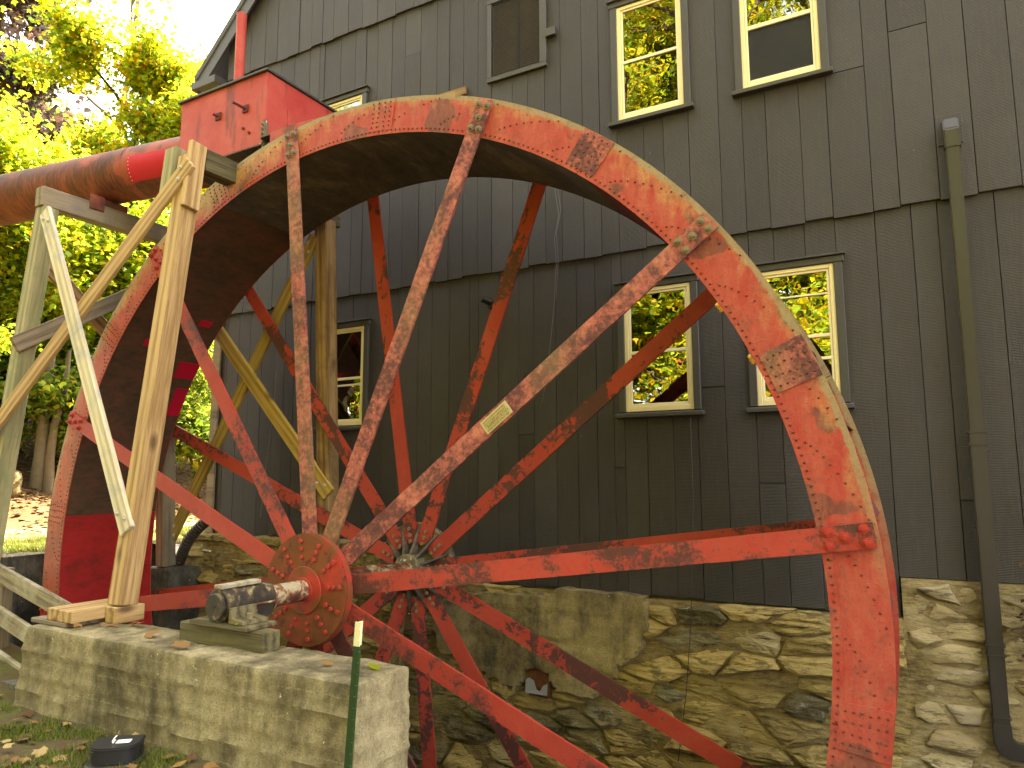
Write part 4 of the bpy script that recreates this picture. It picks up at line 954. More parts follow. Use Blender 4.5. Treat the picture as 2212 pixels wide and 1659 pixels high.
# rear hub with ribs
YB = WW + 0.132
hub2 = part("hub_disc", MB().cyl((0, YB, 0), (0, YB + 0.06, 0), 0.395, 60), 'oldhub', wheel, 0.008, True, label="lichened grey rear hub disc with ribs")
part("boss", MB().cyl((0, YB - 0.13, 0), (0, YB, 0), 0.135, 40), 'oldhub', hub2, 0.006, True)
for k in range(12):
    a = A0 + R(15) + k * R(30); c, s_ = math.cos(a), math.sin(a); tn = Vector((-s_, 0, c)) * 0.011
    P = [Vector((r * c, y, r * s_)) for (r, y) in ((0.134, YB), (0.134, YB - 0.11), (0.2, YB - 0.075), (0.37, YB - 0.008), (0.37, YB))]
    part("rib", MB().prism([p - tn for p in P], tn * 2), 'sole', hub2, 0.003)
shaft = part("shaft", MB().cyl((0, -0.94, 0), (0, WW + 0.5, 0), 0.072, 36), 'shaft', wheel, 0, True)
part("collar", MB().cyl((0, 0.50, 0), (0, 0.54, 0), 0.092, 32), 'shaft', shaft, 0.004, True)
# repair patches riveted to the sole
def sole_patch(a0, a1, y0, y1, lab=None):
    o = part("patch_plate", MB().sector(RI - 0.0105, RI - 0.0065, R(a0), R(a1), y0, y1, 6), 'patch', wheel, label=lab)
for q in ((144.4, 147.6, 0.71, 0.945), (149.6, 154.9, 0.80, 0.94), (141.2, 142.6, 0.24, 0.36), (135.6, 136.9, 0.68, 0.82)): sole_patch(*q, lab="bright crimson repair patch")
# maker's plate on a spoke
ap = A0 + R(30)
mtp = rotY(ap) @ Matrix.Translation((0.22, Y_HUB, 0)) @ Matrix.Rotation(slope, 4, 'Z')
plq = part("name_plate", MB().box(1.555, 1.785, -0.013, -0.0095, -0.048, 0.048), 'gold', wheel, 0.002, label="small brass plate with worn raised lettering"); plq.matrix_basis = mtp
em = MB(); rp = random.Random(12)
for row, h in ((0.03, 0.007), (0.012, 0.006), (-0.008, 0.013), (-0.032, 0.008)):
    x = 1.572
    while x < 1.765:
        w = rp.uniform(0.004, 0.009); hh = h * rp.uniform(0.7, 1.1)
        t = rp.random()
        em.box(x, x + 0.0022, -0.0145, -0.0131, row - hh, row + hh)
        if t < 0.6: em.box(x + 0.0023, x + w, -0.0144, -0.0131, row + hh - 0.0025, row + hh)
        if t > 0.3: em.box(x + 0.0023, x + w * 0.9, -0.0144, -0.0131, row - 0.0012, row + 0.0012)
        if t > 0.5: em.box(x + w, x + w + 0.002, -0.0145, -0.0131, row - hh, row + hh * rp.uniform(0, 1))
        x += w + 0.0045
e = part("lettering", em, 'goldd', plq, kind='stuff')

# ------------------------------------------------------------------ bearing and pier
def taper(p):
    t = (p.z + 0.24) / -0.8
    if p.x < -0.5: p.x -= 0.10 * max(0, t)
    p.y -= 0.02 * max(0, t) if p.y < -0.9 else 0
    return p
pier = single("concrete_pier", rough_box(-1.72, 1.305, -1.13, -0.69, -1.6, -0.24, 0.026, 0.010, 0.022, 6, 2, [(-0.395, 0.009), (-0.545, 0.008), (-0.67, 0.010), (-0.80, 0.008)], taper), 'concrete',
    "long board-marked concrete pier carrying the wheel bearing", "concrete pier", (-0.2, -0.9, -0.78), smooth=True)
single("bearing_timber", MB().box(-0.375, 0.39, -0.905, -0.775, -0.243, -0.125), 'oldwood', "dark mossy squared timber under the black bearing", "timber", (0, -0.84, -0.243), 0.006)
brg = thing("shaft_bearing", "black greasy pillow-block bearing holding the end of the wheel shaft", "bearing", (0, -0.75, -0.125))
part("base_plate", MB().box(-0.235, 0.285, -0.945, -0.70, -0.1245, -0.094), 'oldwood', brg, 0.006)
part("pedestal", MB().prism([(-0.105, -0.90, -0.0935), (0.105, -0.90, -0.0935), (0.10, -0.90, -0.01), (-0.10, -0.90, -0.01)], (0, 0.33, 0)), 'housing', brg, 0.004)
hs = part("housing", MB().cyl((0, -0.925, 0), (0, -0.545, 0), 0.104, 40), 'housing', brg, 0.006, True)
part("end_cap", MB().cyl((0, -0.952, 0), (0, -0.926, 0), 0.080, 36), 'housing', hs, 0.004, True)
part("cap_plug", MB().cyl((0, -0.956, 0), (0, -0.9525, 0), 0.012, 12), 'black', hs)
part("joint_line", MB().box(-0.112, 0.112, -0.90, -0.56, -0.016, -0.004), 'shaft', hs, 0.002)
part("oil_ring", MB().cyl((0, -0.5445, 0), (0, -0.525, 0), 0.092, 32), 'shaft', hs, 0.003, True)
part("bracket", MB().prism([(0.107, -0.93, -0.0935), (0.245, -0.93, -0.0935), (0.235, -0.93, -0.070), (0.14, -0.93, -0.060), (0.125, -0.93, 0.0), (0.107, -0.93, 0.0)], (0, 0.2, 0)), 'oldwood', brg, 0.004, label="mossy angled bearing bracket")
part("bolt", MB().cyl((0.19, -0.84, -0.07), (0.19, -0.84, -0.035), 0.02, 6), 'bolt_g', brg, 0.002)
part("bolt", MB().cyl((-0.17, -0.84, -0.094), (-0.17, -0.84, -0.06), 0.02, 6), 'bolt_g', brg, 0.002)
ws = MB().box(-0.028, 0.042, -0.93, -0.63, 0, 0.026)
o = single("wood_strip", ws, 'rail', "short pale peeling wood strip lying on top of the black bearing", "wood strip", (0, -0.78, 0), 0.004); o.location.z = 0.1045; o.rotation_euler = (R(1.0), 0, R(-4))

# ------------------------------------------------------------------ trestle
tr = thing("flume_trestle", "braced timber trestle holding up the red flume pipe left of the wheel", "trestle", (-1.3, 0.2, -0.2))
z_bolt = MB().cyl((0, 0, 0), (0, -0.005, 0), 0.020, 12).dome((0, -0.005, 0), (0, -1, 0), 0.013, 0.012, 8); zb_me = z_bolt.mesh("bolt"); zb_me.materials.append(M['bolt_z'])
def bolts_on(o, pts, face):   # pts along local X / Y of the timber; face = +/- local Z half thickness
    for (x, y) in pts:
        rot = Matrix.Rotation(R(90) if face > 0 else R(-90), 4, 'X').inverted()
        objmesh("bolt", zb_me, o, Matrix.Translation((x, y, face)) @ rot)
postA = timber("post", (-1.225, -0.745, -0.118), (-1.25, -0.375, 3.40), 0.145, 0.145, (1, 0, 0), 'pt', tr, label="fresh pale front post standing on the pier")
postAb = timber("post", (-1.06, 1.30, -2.5), (-1.22, 1.14, 3.34), 0.15, 0.15, (1, 0, 0), 'pt_brown', tr, label="knotty brown rear post beside the boarded wall")
capA = timber("cap_beam", (-1.23, -0.30, 3.40), (-1.23, 1.30, 3.40), 0.14, 0.19, (1, 0, 0), 'oldwood', tr, label="dark cap beam under the flume box")
timber("post_stub", (-1.42, -0.42, 3.10), (-1.43, -0.38, 3.50), 0.14, 0.14, (1, 0, 0), 'pt_green', tr)
timber("scab_plate", (-1.155, -0.44, 2.93), (-1.165, -0.385, 3.50), 0.15, 0.045, (0, 1, 0), 'pt', tr, label="short nailed plate on the post head")
XB = -3.36
postB = timber("post", (XB, -0.70, -0.75), (XB, -0.38, 3.36), 0.145, 0.145, (1, 0, 0), 'pt_green', tr, label="greenish front post at the far left")
postBb = timber("post", (XB - 0.02, 1.12, -0.17), (XB, 0.86, 3.42), 0.145, 0.145, (1, 0, 0), 'pt_grey', tr, label="grey rear post on the stone block")
capB = timber("cap_beam", (XB, -0.47, 3.46), (XB, 1.05, 3.46), 0.13, 0.19, (1, 0, 0), 'pt_grey', tr, label="weathered cap beam under the pipe")
b3 = timber("brace", (-3.10, -0.530, 3.24), (-1.19, -0.765, 0.40), 0.145, 0.038, (1, 0, 0.6), 'pt_pale', tr, label="bright whitish brace bolted low on the front post")
b2 = timber("brace", (-1.12, -0.475, 3.30), (-4.1, -0.74, 0.55), 0.14, 0.038, (1, 0, -1), 'pt', tr, label="long fresh brace running down to the lower left")
b1 = timber("brace", (XB + 0.09, -0.62, 1.98), (XB + 0.09, 0.86, 2.95), 0.15, 0.04, (0, 1, -1), 'pt_grey', tr, label="grey cross brace rising to the rear post")
b4 = timber("brace", (XB - 0.09, -0.42, 2.95), (XB - 0.09, 0.95, 1.75), 0.15, 0.04, (0, 1, 1), 'pt_brown', tr, label="brown cross brace behind the grey one")
c1 = timber("brace", (-1.30, 1.09, 3.18), (-3.38, 1.16, 0.10), 0.14, 0.04, (1, 0, -1), 'pt_gold', tr, label="golden rear brace falling to the left")
c2 = timber("brace", (-3.30, 1.03, 3.05), (-1.06, 1.14, 0.62), 0.15, 0.04, (1, 0, 1), 'pt_gold', tr, label="golden rear brace falling to the right")
def face_bolts(o, w, t, L, ends=(1, 1)):
    pts = []
    if ends[0]: pts += [(0.09, -0.03), (0.17, 0.03)]
    if ends[1]: pts += [(L - 0.09, 0.03), (L - 0.17, -0.03)]
    # the face that looks towards -Y (the camera side)
    n = o.matrix_basis.to_3x3() @ Vector((0, 0, 1)); f = t / 2 if n.y < 0 or (abs(n.y) < 0.3 and n.x > 0) else -t / 2
    for (x, y) in pts:
        rot = Matrix.Rotation(R(-90), 4, 'X') if f > 0 else Matrix.Rotation(R(90), 4, 'X')
        objmesh("bolt", zb_me, o, Matrix.Translation((x, y, f)) @ rot)
for o in (b3, b2, b1, c1, c2): face_bolts(o, 0.14, 0.04, max(v.co.x for v in o.data.vertices))
sill = thing("sill_planks", "fresh sill planks on a dark board at the left end of the pier", "planks", (-1.45, -0.85, -0.24))
part("under_board", MB().box(-1.80, -1.36, -1.06, -0.66, -0.238, -0.205), 'pt_grey', sill, 0.005)
timber("plank", (-1.526, -1.06, -0.162), (-1.526, -0.62, -0.162), 0.148, 0.084, (1, 0, 0), 'pt', sill, 0.005); timber("plank", (-1.370, -1.06, -0.164), (-1.370, -0.62, -0.164), 0.156, 0.080, (1, 0, 0), 'pt', sill, 0.005)
timber("end_block", (-1.22, -0.83, -0.178), (-1.22, -0.62, -0.178), 0.138, 0.114, (1, 0, 0), 'pt', sill, 0.005)
single("stone_block", rough_box(-3.62, -3.16, 1.0, 1.42, -1.6, -0.18, 0.05, 0.015, 0.03, 6), 'pit', "grey rough stone block under the rear trestle post", "stone block", (-3.4, 1.15, -1.6), smooth=True)

# ------------------------------------------------------------------ flume
fp = thing("flume_pipe", "long rusty red pipe running from the left into the flume box", "pipe", (-3.0, 0.48, 3.8))
pa, pb = Vector((-2.12, 0.50, 3.955)), Vector((-9.6, -0.02, 4.05))
PD = (pb - pa).normalized()
A_, B_ = Vector((-2.05, 0.48, 3.93)), None
pdir = Vector((-2.45, -0.51, -0.085)).normalized()
pend = A_ + pdir * 9
pp_ = part("pipe", MB().cyl(A_, pend, 0.262, 48), 'pipe', fp, 0, True)
for d in (0.95, 3.5, 6.0): part("seam_band", MB().cyl(A_ + pdir * d, A_ + pdir * (d + 0.10), 0.2665, 48, cap=True), 'pipe', fp, 0, True)
def pipe_patch(d0, d1, a0, a1):
    e1 = Vector((pdir.y, -pdir.x, 0)).normalized(); e1 = e1 if e1.y < 0 else -e1; e2 = Vector((0, 0, 1)); mb = MB(); n = 10
    for k in range(n + 1):
        a = R(a0 + (a1 - a0) * k / n)
        for (dd, rr) in ((d0, 0.263), (d1, 0.263), (d1, 0.268), (d0, 0.268)): mb.v.append(A_ + pdir * dd + (e1 * math.cos(a) + e2 * math.sin(a)) * rr)
    for k in range(n):
        for j in range(4): mb.f.append((4 * k + j, 4 * k + 4 + j, 4 * k + 4 + (j + 1) % 4, 4 * k + (j + 1) % 4))
    mb.f += [(0, 1, 2, 3), (4 * n + 3, 4 * n + 2, 4 * n + 1, 4 * n)]
    o = part("patch_plate", mb, 'patch', fp, smooth=True, label="crimson riveted patch on the pipe")
    r_ = MB()
    for k in range(7):
        for (dd) in (d0 + 0.02, d1 - 0.02):
            a = R(a0 + (a1 - a0) * (k + .5) / 7); nn = e1 * math.cos(a) + e2 * math.sin(a); r_.dome(A_ + pdir * dd + nn * 0.268, nn, 0.006, 0.005)
    part("rivet", r_, 'bolt_z', o, kind='stuff')
pipe_patch(0.36, 0.86, -46, 10)
part("saddle_strap", MB().box(XB - 0.05, XB + 0.06, 0.05, 0.38, 3.5575, 3.625).box(XB + 0.072, XB + 0.084, -0.03, 0.12, 3.48, 3.63), 'pipe', fp, 0.004)
fb = thing("flume_box", "red steel flume box with a dark rim above the top of the wheel", "flume box", (-1.5, 0.5, 3.66))
bx0, bx1, by0, by1, bz0, bz1 = -2.10, -0.945, 0.10, 0.95, 3.665, 4.325
part("front_panel", MB().box(bx0, bx1, by0, by0 + 0.01, bz0, bz1), 'box', fb, 0.002)
part("end_panel", MB().box(bx1 - 0.01, bx1, by0 + 0.0105, by1 - 0.0105, bz0, bz1), 'box', fb, 0.002)
part("rear_panel", MB().box(bx0, bx1, by1 - 0.01, by1, bz0, bz1), 'box', fb, 0.002); part("end_panel", MB().box(bx0, bx0 + 0.01, by0 + 0.0105, by1 - 0.0105, bz0 - 0.01, bz1), 'box', fb, 0.002)
part("floor_panel", MB().box(bx0, bx1, by0, by1, bz0 - 0.012, bz0 - 0.0005), 'sole', fb, 0.002)
part("lid_rim", MB().box(bx0 - 0.03, bx1 + 0.022, by0 - 0.025, by0 + 0.012, bz1 + 0.0005, bz1 + 0.022).box(bx1 - 0.012, bx1 + 0.022, by0 + 0.0125, by1 + 0.02, bz1 + 0.0005, bz1 + 0.022).box(bx0 - 0.03, bx1 - 0.0125, by1 - 0.012, by1 + 0.02, bz1 + 0.0005, bz1 + 0.022).box(bx0 - 0.03, bx0 + 0.012, by0 + 0.0125, by1 - 0.0125, bz1 + 0.0005, bz1 + 0.022), 'louvre', fb, 0.003)
for (x, z, ln) in ((-1.56, 4.06, 0.03), (-1.20, 4.04, 0.11)):
    part("anchor_bolt", MB().box(x - 0.035, x + 0.035, by0 - 0.012, by0 - 0.0005, z - 0.035, z + 0.035).cyl((x, by0 - 0.012, z), (x - 0.02, by0 - 0.02 - ln, z + 0.01), 0.013, 8), 'sole_maroon', fb, 0.002)
part("bracket", MB().box(bx1 + 0.0005, bx1 + 0.012, 0.34, 0.46, 3.93, 4.08), 'box', fb, 0.002); part("bolt", MB().cyl((bx1, 0.52, 3.92), (bx1 + 0.04, 0.52, 3.92), 0.016, 6), 'sole_maroon', fb)
for (x, z) in ((-1.22, 3.86), (-1.14, 3.80)): part("bolt", MB().cyl((x, by0, z), (x, by0 - 0.015, z), 0.013, 6), 'sole_maroon', fb)
ch = MB().box(bx1 + 0.001, bx1 + 0.014, by0 - 0.03, by0 + 0.02, 3.60, 3.86)
for k in range(5): ch.cyl((bx1 + 0.008, by0 - 0.03, 3.64 + k * 0.045), (bx1 + 0.008, by0 - 0.05, 3.64 + k * 0.045), 0.012, 6)
part("hinge_strap", ch, 'oldhub', fb)
cheek = MB(); n = 10
for i in range(n + 1):
    x = -0.80 + 0.66 * i / n; zb_ = math.sqrt(3.665 ** 2 - x * x) + 0.004; zt = zb_ + 0.004 + 0.105 * (1 - i / n)
    cheek.v += [(x, 0.03, zb_), (x, 0.03, zt), (x, 0.036, zt), (x, 0.036, zb_)]
for i in range(n):
    for j in range(4): cheek.f.append((4 * i + j, 4 * i + 4 + j, 4 * i + 4 + (j + 1) % 4, 4 * i + (j + 1) % 4))
part("chute_cheek", cheek, 'shroud', fb); part("chute_cheek", MB().box(-0.92, -0.25, 0.90, 0.906, 3.66, 3.74), 'shroud', fb)
part("chute_bed", MB().box(-0.93, -0.25, 0.037, 0.899, 3.675, 3.682), 'sole', fb)
part("vent_pipe", MB().cyl((-1.96, 0.62, 4.0), (-1.96, 0.62, 5.52), 0.050, 28), 'box', fb, 0.004, True, label="faded red vent pipe rising from the box")
single("wall_batten", MB().box(-0.16, 0.178, WY - 0.062, WY - 0.031, 4.52, 4.60), 'pt_brown', "short brown batten on the boards just above the top of the wheel", "batten", (0.0, WY, 4.52), 0.003)
rp_ = MB().tube([(bx1 - 0.2, by1 + 0.04, bz1 + 0.04), (bx1 + 0.05, by1 + 0.05, bz1 + 0.03), (-0.72, 1.02, 4.19), (-0.55, 1.03, 4.10)], 0.008, 6).tube([(-0.86, 1.02, 4.17), (-0.62, 1.03, 4.13), (-0.5, 1.03, 4.06)], 0.007, 6)
single("white_rope", rp_, 'white', "thin white rope trailing from the corner of the flume box", "rope", (-0.9, 1.0, 4.2))

# ------------------------------------------------------------------ downspout and wall fittings
ds = thing("downspout", "dark bronze rectangular downspout running down the right of the wall", "downspout", (4.2, 1.55, -0.9))
dx = 4.165; dy0, dy1 = WY - 0.118, WY - 0.055
def rect_tube(mb, path, w, d): 
    for a, b in zip(path[:-1], path[1:]): mb.beam(a, b, w, d, (1, 0, 0))
part("pipe", MB().box(dx - 0.041, dx + 0.041, dy0, dy1, 1.02, 3.03), 'spout', ds, 0.008, seg=2); part("pipe", MB().box(dx - 0.046, dx + 0.046, dy0 - 0.004, dy1 + 0.004, -0.79, 1.10), 'spout', ds, 0.008, seg=2)
part("elbow", MB().prism([(dx - 0.047, dy0 - 0.006, 3.0), (dx - 0.047, dy1 + 0.004, 3.0), (dx - 0.047, WY + 0.0, 3.13), (dx - 0.047, WY + 0.0, 3.24), (dx - 0.047, WY - 0.06, 3.24), (dx - 0.047, dy0 - 0.006, 3.14)], (0.094, 0, 0)), 'spout', ds, 0.01, seg=2)
part("wall_gasket", MB().box(dx - 0.085, dx + 0.072, WY - 0.034, WY - 0.027, 3.06, 3.28), 'siding', ds, 0.003)
for z in (1.06, 0.98, -0.33, -0.27, -0.70): part("band", MB().box(dx - 0.054, dx + 0.054, dy0 - 0.0085, WY - 0.03, z, z + 0.008), 'spout', ds)
part("elbow", MB().prism([(dx - 0.05, dy0 - 0.008, -0.73), (dx + 0.05, dy0 - 0.008, -0.73), (dx + 0.052, dy0 - 0.008, -0.815), (dx + 0.085, dy0 - 0.008, -0.84), (dx + 0.16, dy0 - 0.008, -0.84), (dx + 0.16, dy0 - 0.008, -0.935), (dx + 0.03, dy0 - 0.008, -0.935), (dx - 0.03, dy0 - 0.008, -0.90), (dx - 0.05, dy0 - 0.008, -0.84)], (0, 0.08, 0)), 'spout', ds, 0.006, seg=2)
part("pipe", MB().box(dx + 0.155, 5.6, dy0 - 0.004, dy1 + 0.002, -0.93, -0.845), 'spout', ds, 0.006, seg=2)
wl = thing("wall_lamp", "small dark round lamp fixed to the boards above the wheel hub", "lamp", (0.45, WY, 2.4))
part("mount", MB().cyl((0.46, WY, 2.37), (0.46, WY - 0.05, 2.38), 0.042, 20), 'lamp', wl, 0.004, True); part("lamp_head", MB().cyl((0.46, WY - 0.04, 2.39), (0.41, WY - 0.12, 2.42), 0.030, 20, 0.036), 'lamp', wl, 0.004, True)
cw = [(1.13, WY - 0.04, 3.35), (1.17, WY - 0.05, 3.1), (1.12, WY - 0.04, 2.9), (1.13, WY - 0.03, 2.65), (1.10, WY - 0.02, 2.3), (1.06, WY - 0.02, 1.95), (1.01, WY - 0.02, 1.6), (0.97, WY - 0.02, 1.42)]
single("hanging_wire", MB().tube(cw, 0.0022, 5).tube([(p[0] + 0.02, p[1], p[2] + 0.05) for p in cw[:5]], 0.002, 5), 'wire', "thin grey wire dangling down the boards between the spokes", "wire", (1.1, WY, 2.4))
single("hanging_wire", MB().tube([(-2.32, WY - 0.03, 1.95), (-2.34, WY - 0.03, 1.5), (-2.42, WY - 0.035, 0.9), (-2.48, WY - 0.03, 0.35)], 0.003, 5), 'wire', "thin pale wire near the left corner of the boarded wall", "wire", (-2.4, WY, 1.0))
single("fallen_wire", MB().tube([(2.28, WY - 0.02, 1.25), (2.29, WY - 0.05, 0.6), (2.27, WY - 0.16, -0.3), (2.22, WY - 0.17, -0.8), (2.14, WY - 0.16, -1.3)], 0.0032, 5), 'spout', "thin black wire hanging from the sill over the stone wall", "wire", (2.25, WY, 0.2))

# ------------------------------------------------------------------ leaves, plants, trees
LEAF = np.array([(0, 0, 0), (0.28, 0.10, 0.03), (0.55, 0.50, 0.0), (0.26, 0.55, 0.05), (0.0, 1.0, -0.03), (-0.26, 0.55, 0.05), (-0.55, 0.50, 0.0), (-0.28, 0.10, 0.03)], float)
def leaf_cloud(name, pts, size, mat, seed=0, flat=0.5, shape=LEAF):
    rng = np.random.default_rng(seed); n = len(pts); k = len(shape)
    az = rng.uniform(0, 2 * np.pi, n); tilt = rng.normal(0.55, 0.45, n) if flat < 1 else rng.normal(0, 0.18, n); rl = rng.normal(0, 0.5 if flat < 1 else 0.2, n)
    s = size * rng.uniform(0.6, 1.35, n)
    v = shape[None] * s[:, None, None]
    def rot(v, ax, an):
        c, q = np.cos(an)[:, None], np.sin(an)[:, None]; o = v.copy(); a, b = [(1, 2), (2, 0), (0, 1)][ax]
        o[..., a] = v[..., a] * c - v[..., b] * q; o[..., b] = v[..., a] * q + v[..., b] * c; return o
    v = rot(v, 1, rl); v = rot(v, 0, -tilt); v = rot(v, 2, az)
    v = v + np.asarray(pts)[:, None, :]
    f = np.arange(n * k).reshape(n, k)
    me = npmesh(name, v.reshape(-1, 3), f); me.materials.append(M[mat]); return me
def limb_tree(seed, H, crown_r, crown_z0, n_leaves, size, lean=0.0, depth=4, r0=0.16, droop=0.1, sparse=0.9):
    rng = random.Random(seed); mb = MB(); tips = []
    def grow(p, d, L, r, lev):
        n = 5; pts = [p]; rads = [r]; q = Vector(p); dd = Vector(d)
        for i in range(n):
            dd = (dd + Vector((rng.uniform(-.16, .16), rng.uniform(-.16, .16), rng.uniform(-.06, .10) - (droop * 0.2 if lev > 1 else 0)))).normalized(); q = q + dd * (L / n); pts.append(q.copy()); rads.append(max(0.004, r * (1 - 0.55 * (i + 1) / n)))
            if lev >= 2 or (lev == 1 and i > 1): tips.append((q.copy(), lev))
        mb.tube(pts, rads, 8 if lev < 2 else 5)
        if lev >= depth: return
        nb = 7 if lev == 0 else rng.choice((3, 4))
        for b in range(nb):
            t = (0.30 + 0.7 * (b + 0.5) / nb) if lev == 0 else rng.uniform(0.35, 1.0); i = min(n, max(1, int(t * n))); o = pts[i]
            az = rng.uniform(0, 6.283); el = rng.uniform(0.15, 0.9) if lev == 0 else rng.uniform(-0.15, 0.7)
            nd = Vector((math.cos(az) * math.cos(el), math.sin(az) * math.cos(el), math.sin(el)))
            if lev > 0: nd = (nd * 0.8 + dd * 0.6).normalized()
            ll = (crown_r * rng.uniform(0.75, 1.1) * (1.15 - 0.6 * t)) if lev == 0 else L * rng.uniform(0.45, 0.7)
            if o.z < crown_z0 and lev == 0: continue
            grow(o, nd, ll, rads[i] * 0.55, lev + 1)
    grow(Vector((0, 0, -0.2)), Vector((lean, 0, 1)).normalized(), H * 0.9, r0, 0)
    nr = np.random.default_rng(seed); T = np.array([tuple(t[0]) for t in tips if t[0].z > crown_z0 * 0.8])
    idx = nr.integers(0, len(T), n_leaves); keep = nr.random(len(T)) < sparse; idx = idx[keep[idx]]
    P = T[idx] + nr.normal(0, 0.16 + 0.025 * crown_r, (len(idx), 3)) * np.array([1, 1, 0.75])
    return mb, P
def tree(name, label, seed, loc, H, cr, cz0, nl, size, mat, bark='barkd', group='trees beyond the wheel', lean=0.0, cat='tree', r0=0.16, rot=0.0, sparse=0.9, depth=4):
    mb, P = limb_tree(seed, H, cr, cz0, nl, size, lean, depth, r0, sparse=sparse)
    t = thing(name, label, cat, (loc[0], loc[1], gz(loc[0], loc[1]) if len(loc) < 3 else loc[2]), group)
    BASE[t.name] = Vector((0, 0, 0))
    part("trunk", mb, bark, t, smooth=True)
    me = leaf_cloud("crown", P, size, mat, seed); o = bpy.data.objects.new("crown", me); COL.objects.link(o); o.parent = t
    t.rotation_euler = (0, 0, rot)
    return t
def retree(src, label, loc, scale, rot, mat=None, group=None):
    t = src.copy(); COL.objects.link(t); t.location = (loc[0], loc[1], gz(*loc)); t.scale = (scale,) * 3; t.rotation_euler = (0, 0, rot); t['label'] = label
    if group: t['group'] = group
    for c in src.children:
        d = c.copy(); COL.objects.link(d); d.parent = t
        if mat and 'crown' in c.name:
            d.data = c.data.copy(); d.data.materials.clear(); d.data.materials.append(M[mat])
    return t
T1 = tree("maple_tree", "tall yellow maple filling the sky left of the flume box", 3, (-12.9, 6.1), 12.2, 4.6, 2.5, 52000, 0.115, 'leaf_y', sparse=0.95)
T2 = tree("maple_tree", "low spreading yellow-green maple behind the front trestle brace", 5, (-10.2, 1.9), 5.2, 3.4, 0.9, 36000, 0.10, 'leaf_yg', r0=0.12)
T3 = tree("dark_tree", "dark purple-leaved tree standing high at the upper left", 8, (-20.5, 6.2), 13.5, 5.0, 4.0, 16000, 0.22, 'leaf_p', sparse=0.55, r0=0.25)
retree(T1, "yellow maple behind the rusty pipe at the left edge", (-13.2, 2.0), 0.80, 2.1)
retree(T2, "green young maple growing low behind the wheel", (-12.5, 7.8), 0.95, 1.2, 'leaf_g')
retree(T2, "low yellow-green maple close behind the fence rails", (-9.4, 0.9), 0.62, 2.6)
retree(T2, "green bushy maple beside the mill corner", (-9.6, 6.4), 0.62, 4.0, 'leaf_g')
retree(T2, "yellow maple lower crown under the rusty pipe", (-11.0, 4.6), 1.0, 5.1)
retree(T1, "pale yellow tree further up the leafy slope", (-19.0, 12.0), 0.95, 4.4)
retree(T1, "tall green tree far up the slope", (-24.0, 8.0), 1.0, 0.7, 'leaf_g')
retree(T1, "green tree far behind the mill corner", (-17.0, 16.0), 0.8, 3.1, 'leaf_g')
bare = tree("bare_tree", "thin nearly bare tree against the white sky left of the vent pipe", 17, (-18.6, 8.6), 16.0, 3.2, 8.0, 500, 0.16, 'leaf_y', 'bark', r0=0.17, sparse=0.5, depth=3)
# understory shrubs
S0 = tree("shrub", "leafy green shrub at the foot of the slope", 31, (-8.4, 5.4), 1.9, 1.2, 0.25, 5000, 0.10, 'leaf_g', group='shrubs on the slope', cat='shrub', r0=0.035)
for i, (x, y, s, mt, lb) in enumerate([(-9.2, 3.9, 1.0, None, "green shrub under the yellow maple"), (-10.5, 7.2, 1.5, None, "tall green shrub seen through the wheel"), (-8.9, 7.9, 1.2, None, "green shrub close to the mill corner post"), (-12.6, 4.4, 1.4, None, "green shrub higher on the leafy slope"), (-11.8, 1.0, 1.2, 'leaf_y', "yellowing shrub at the far left of the slope"), (-14.0, 9.5, 1.7, None, "large green shrub near the top of the slope"), (-10.9, 0.0, 1.0, None, "green shrub beside the pale tree trunks"), (-15.5, 5.0, 1.8, 'leaf_y', "large yellow shrub up the slope"), (-16, 1.5, 1.8, None, "large green shrub up the slope at the left"), (-9.9, 2.3, 1.15, None, "green shrub just behind the pale double trunk"), (-9.7, 1.3, 1.1, None, "green shrub behind the buff boulder"), (-10.6, 3.2, 1.35, None, "taller green shrub up behind the pale trunk"), (-9.2, 3.2, 0.8, None, "low green shrub right of the pale trunk"), (-11.6, 2.4, 1.6, None, "broad green shrub midway up the slope")]):
    retree(S0, lb, (x, y), s, i * 1.3, mt)
# pale double trunk beside the boulder
tk = MB().tube([(0, 0, -0.2), (0.02, 0.02, 0.5), (-0.03, 0.05, 1.1), (0.08, 0.0, 1.8), (0.02, 0.1, 2.5)], [0.13, 0.10, 0.09, 0.08, 0.04], 12).tube([(0.18, 0.1, -0.2), (0.15, 0.1, 0.5), (0.17, 0.12, 1.0), (0.25, 0.2, 1.7), (0.3, 0.2, 2.3)], [0.09, 0.07, 0.06, 0.055, 0.03], 10)
tx, ty = -8.9, 2.6
o = part("pale_trunk", tk, 'bark', None, smooth=True); o.location = (tx, ty, gz(tx, ty)); o['label'] = "pale double tree trunk beside the buff boulder"; o['category'] = "tree trunk"
bo = rough_box(-0.34, 0.34, -0.26, 0.26, -0.15, 0.36, 0.06, 0.07, 0.18, 2.2, 9)
o = part("boulder", bo, 'boulder', None, smooth=True); o.location = (-8.7, 1.95, gz(-8.7, 1.95)); o['label'] = "buff boulder at the foot of the leafy slope"; o['category'] = "boulder"
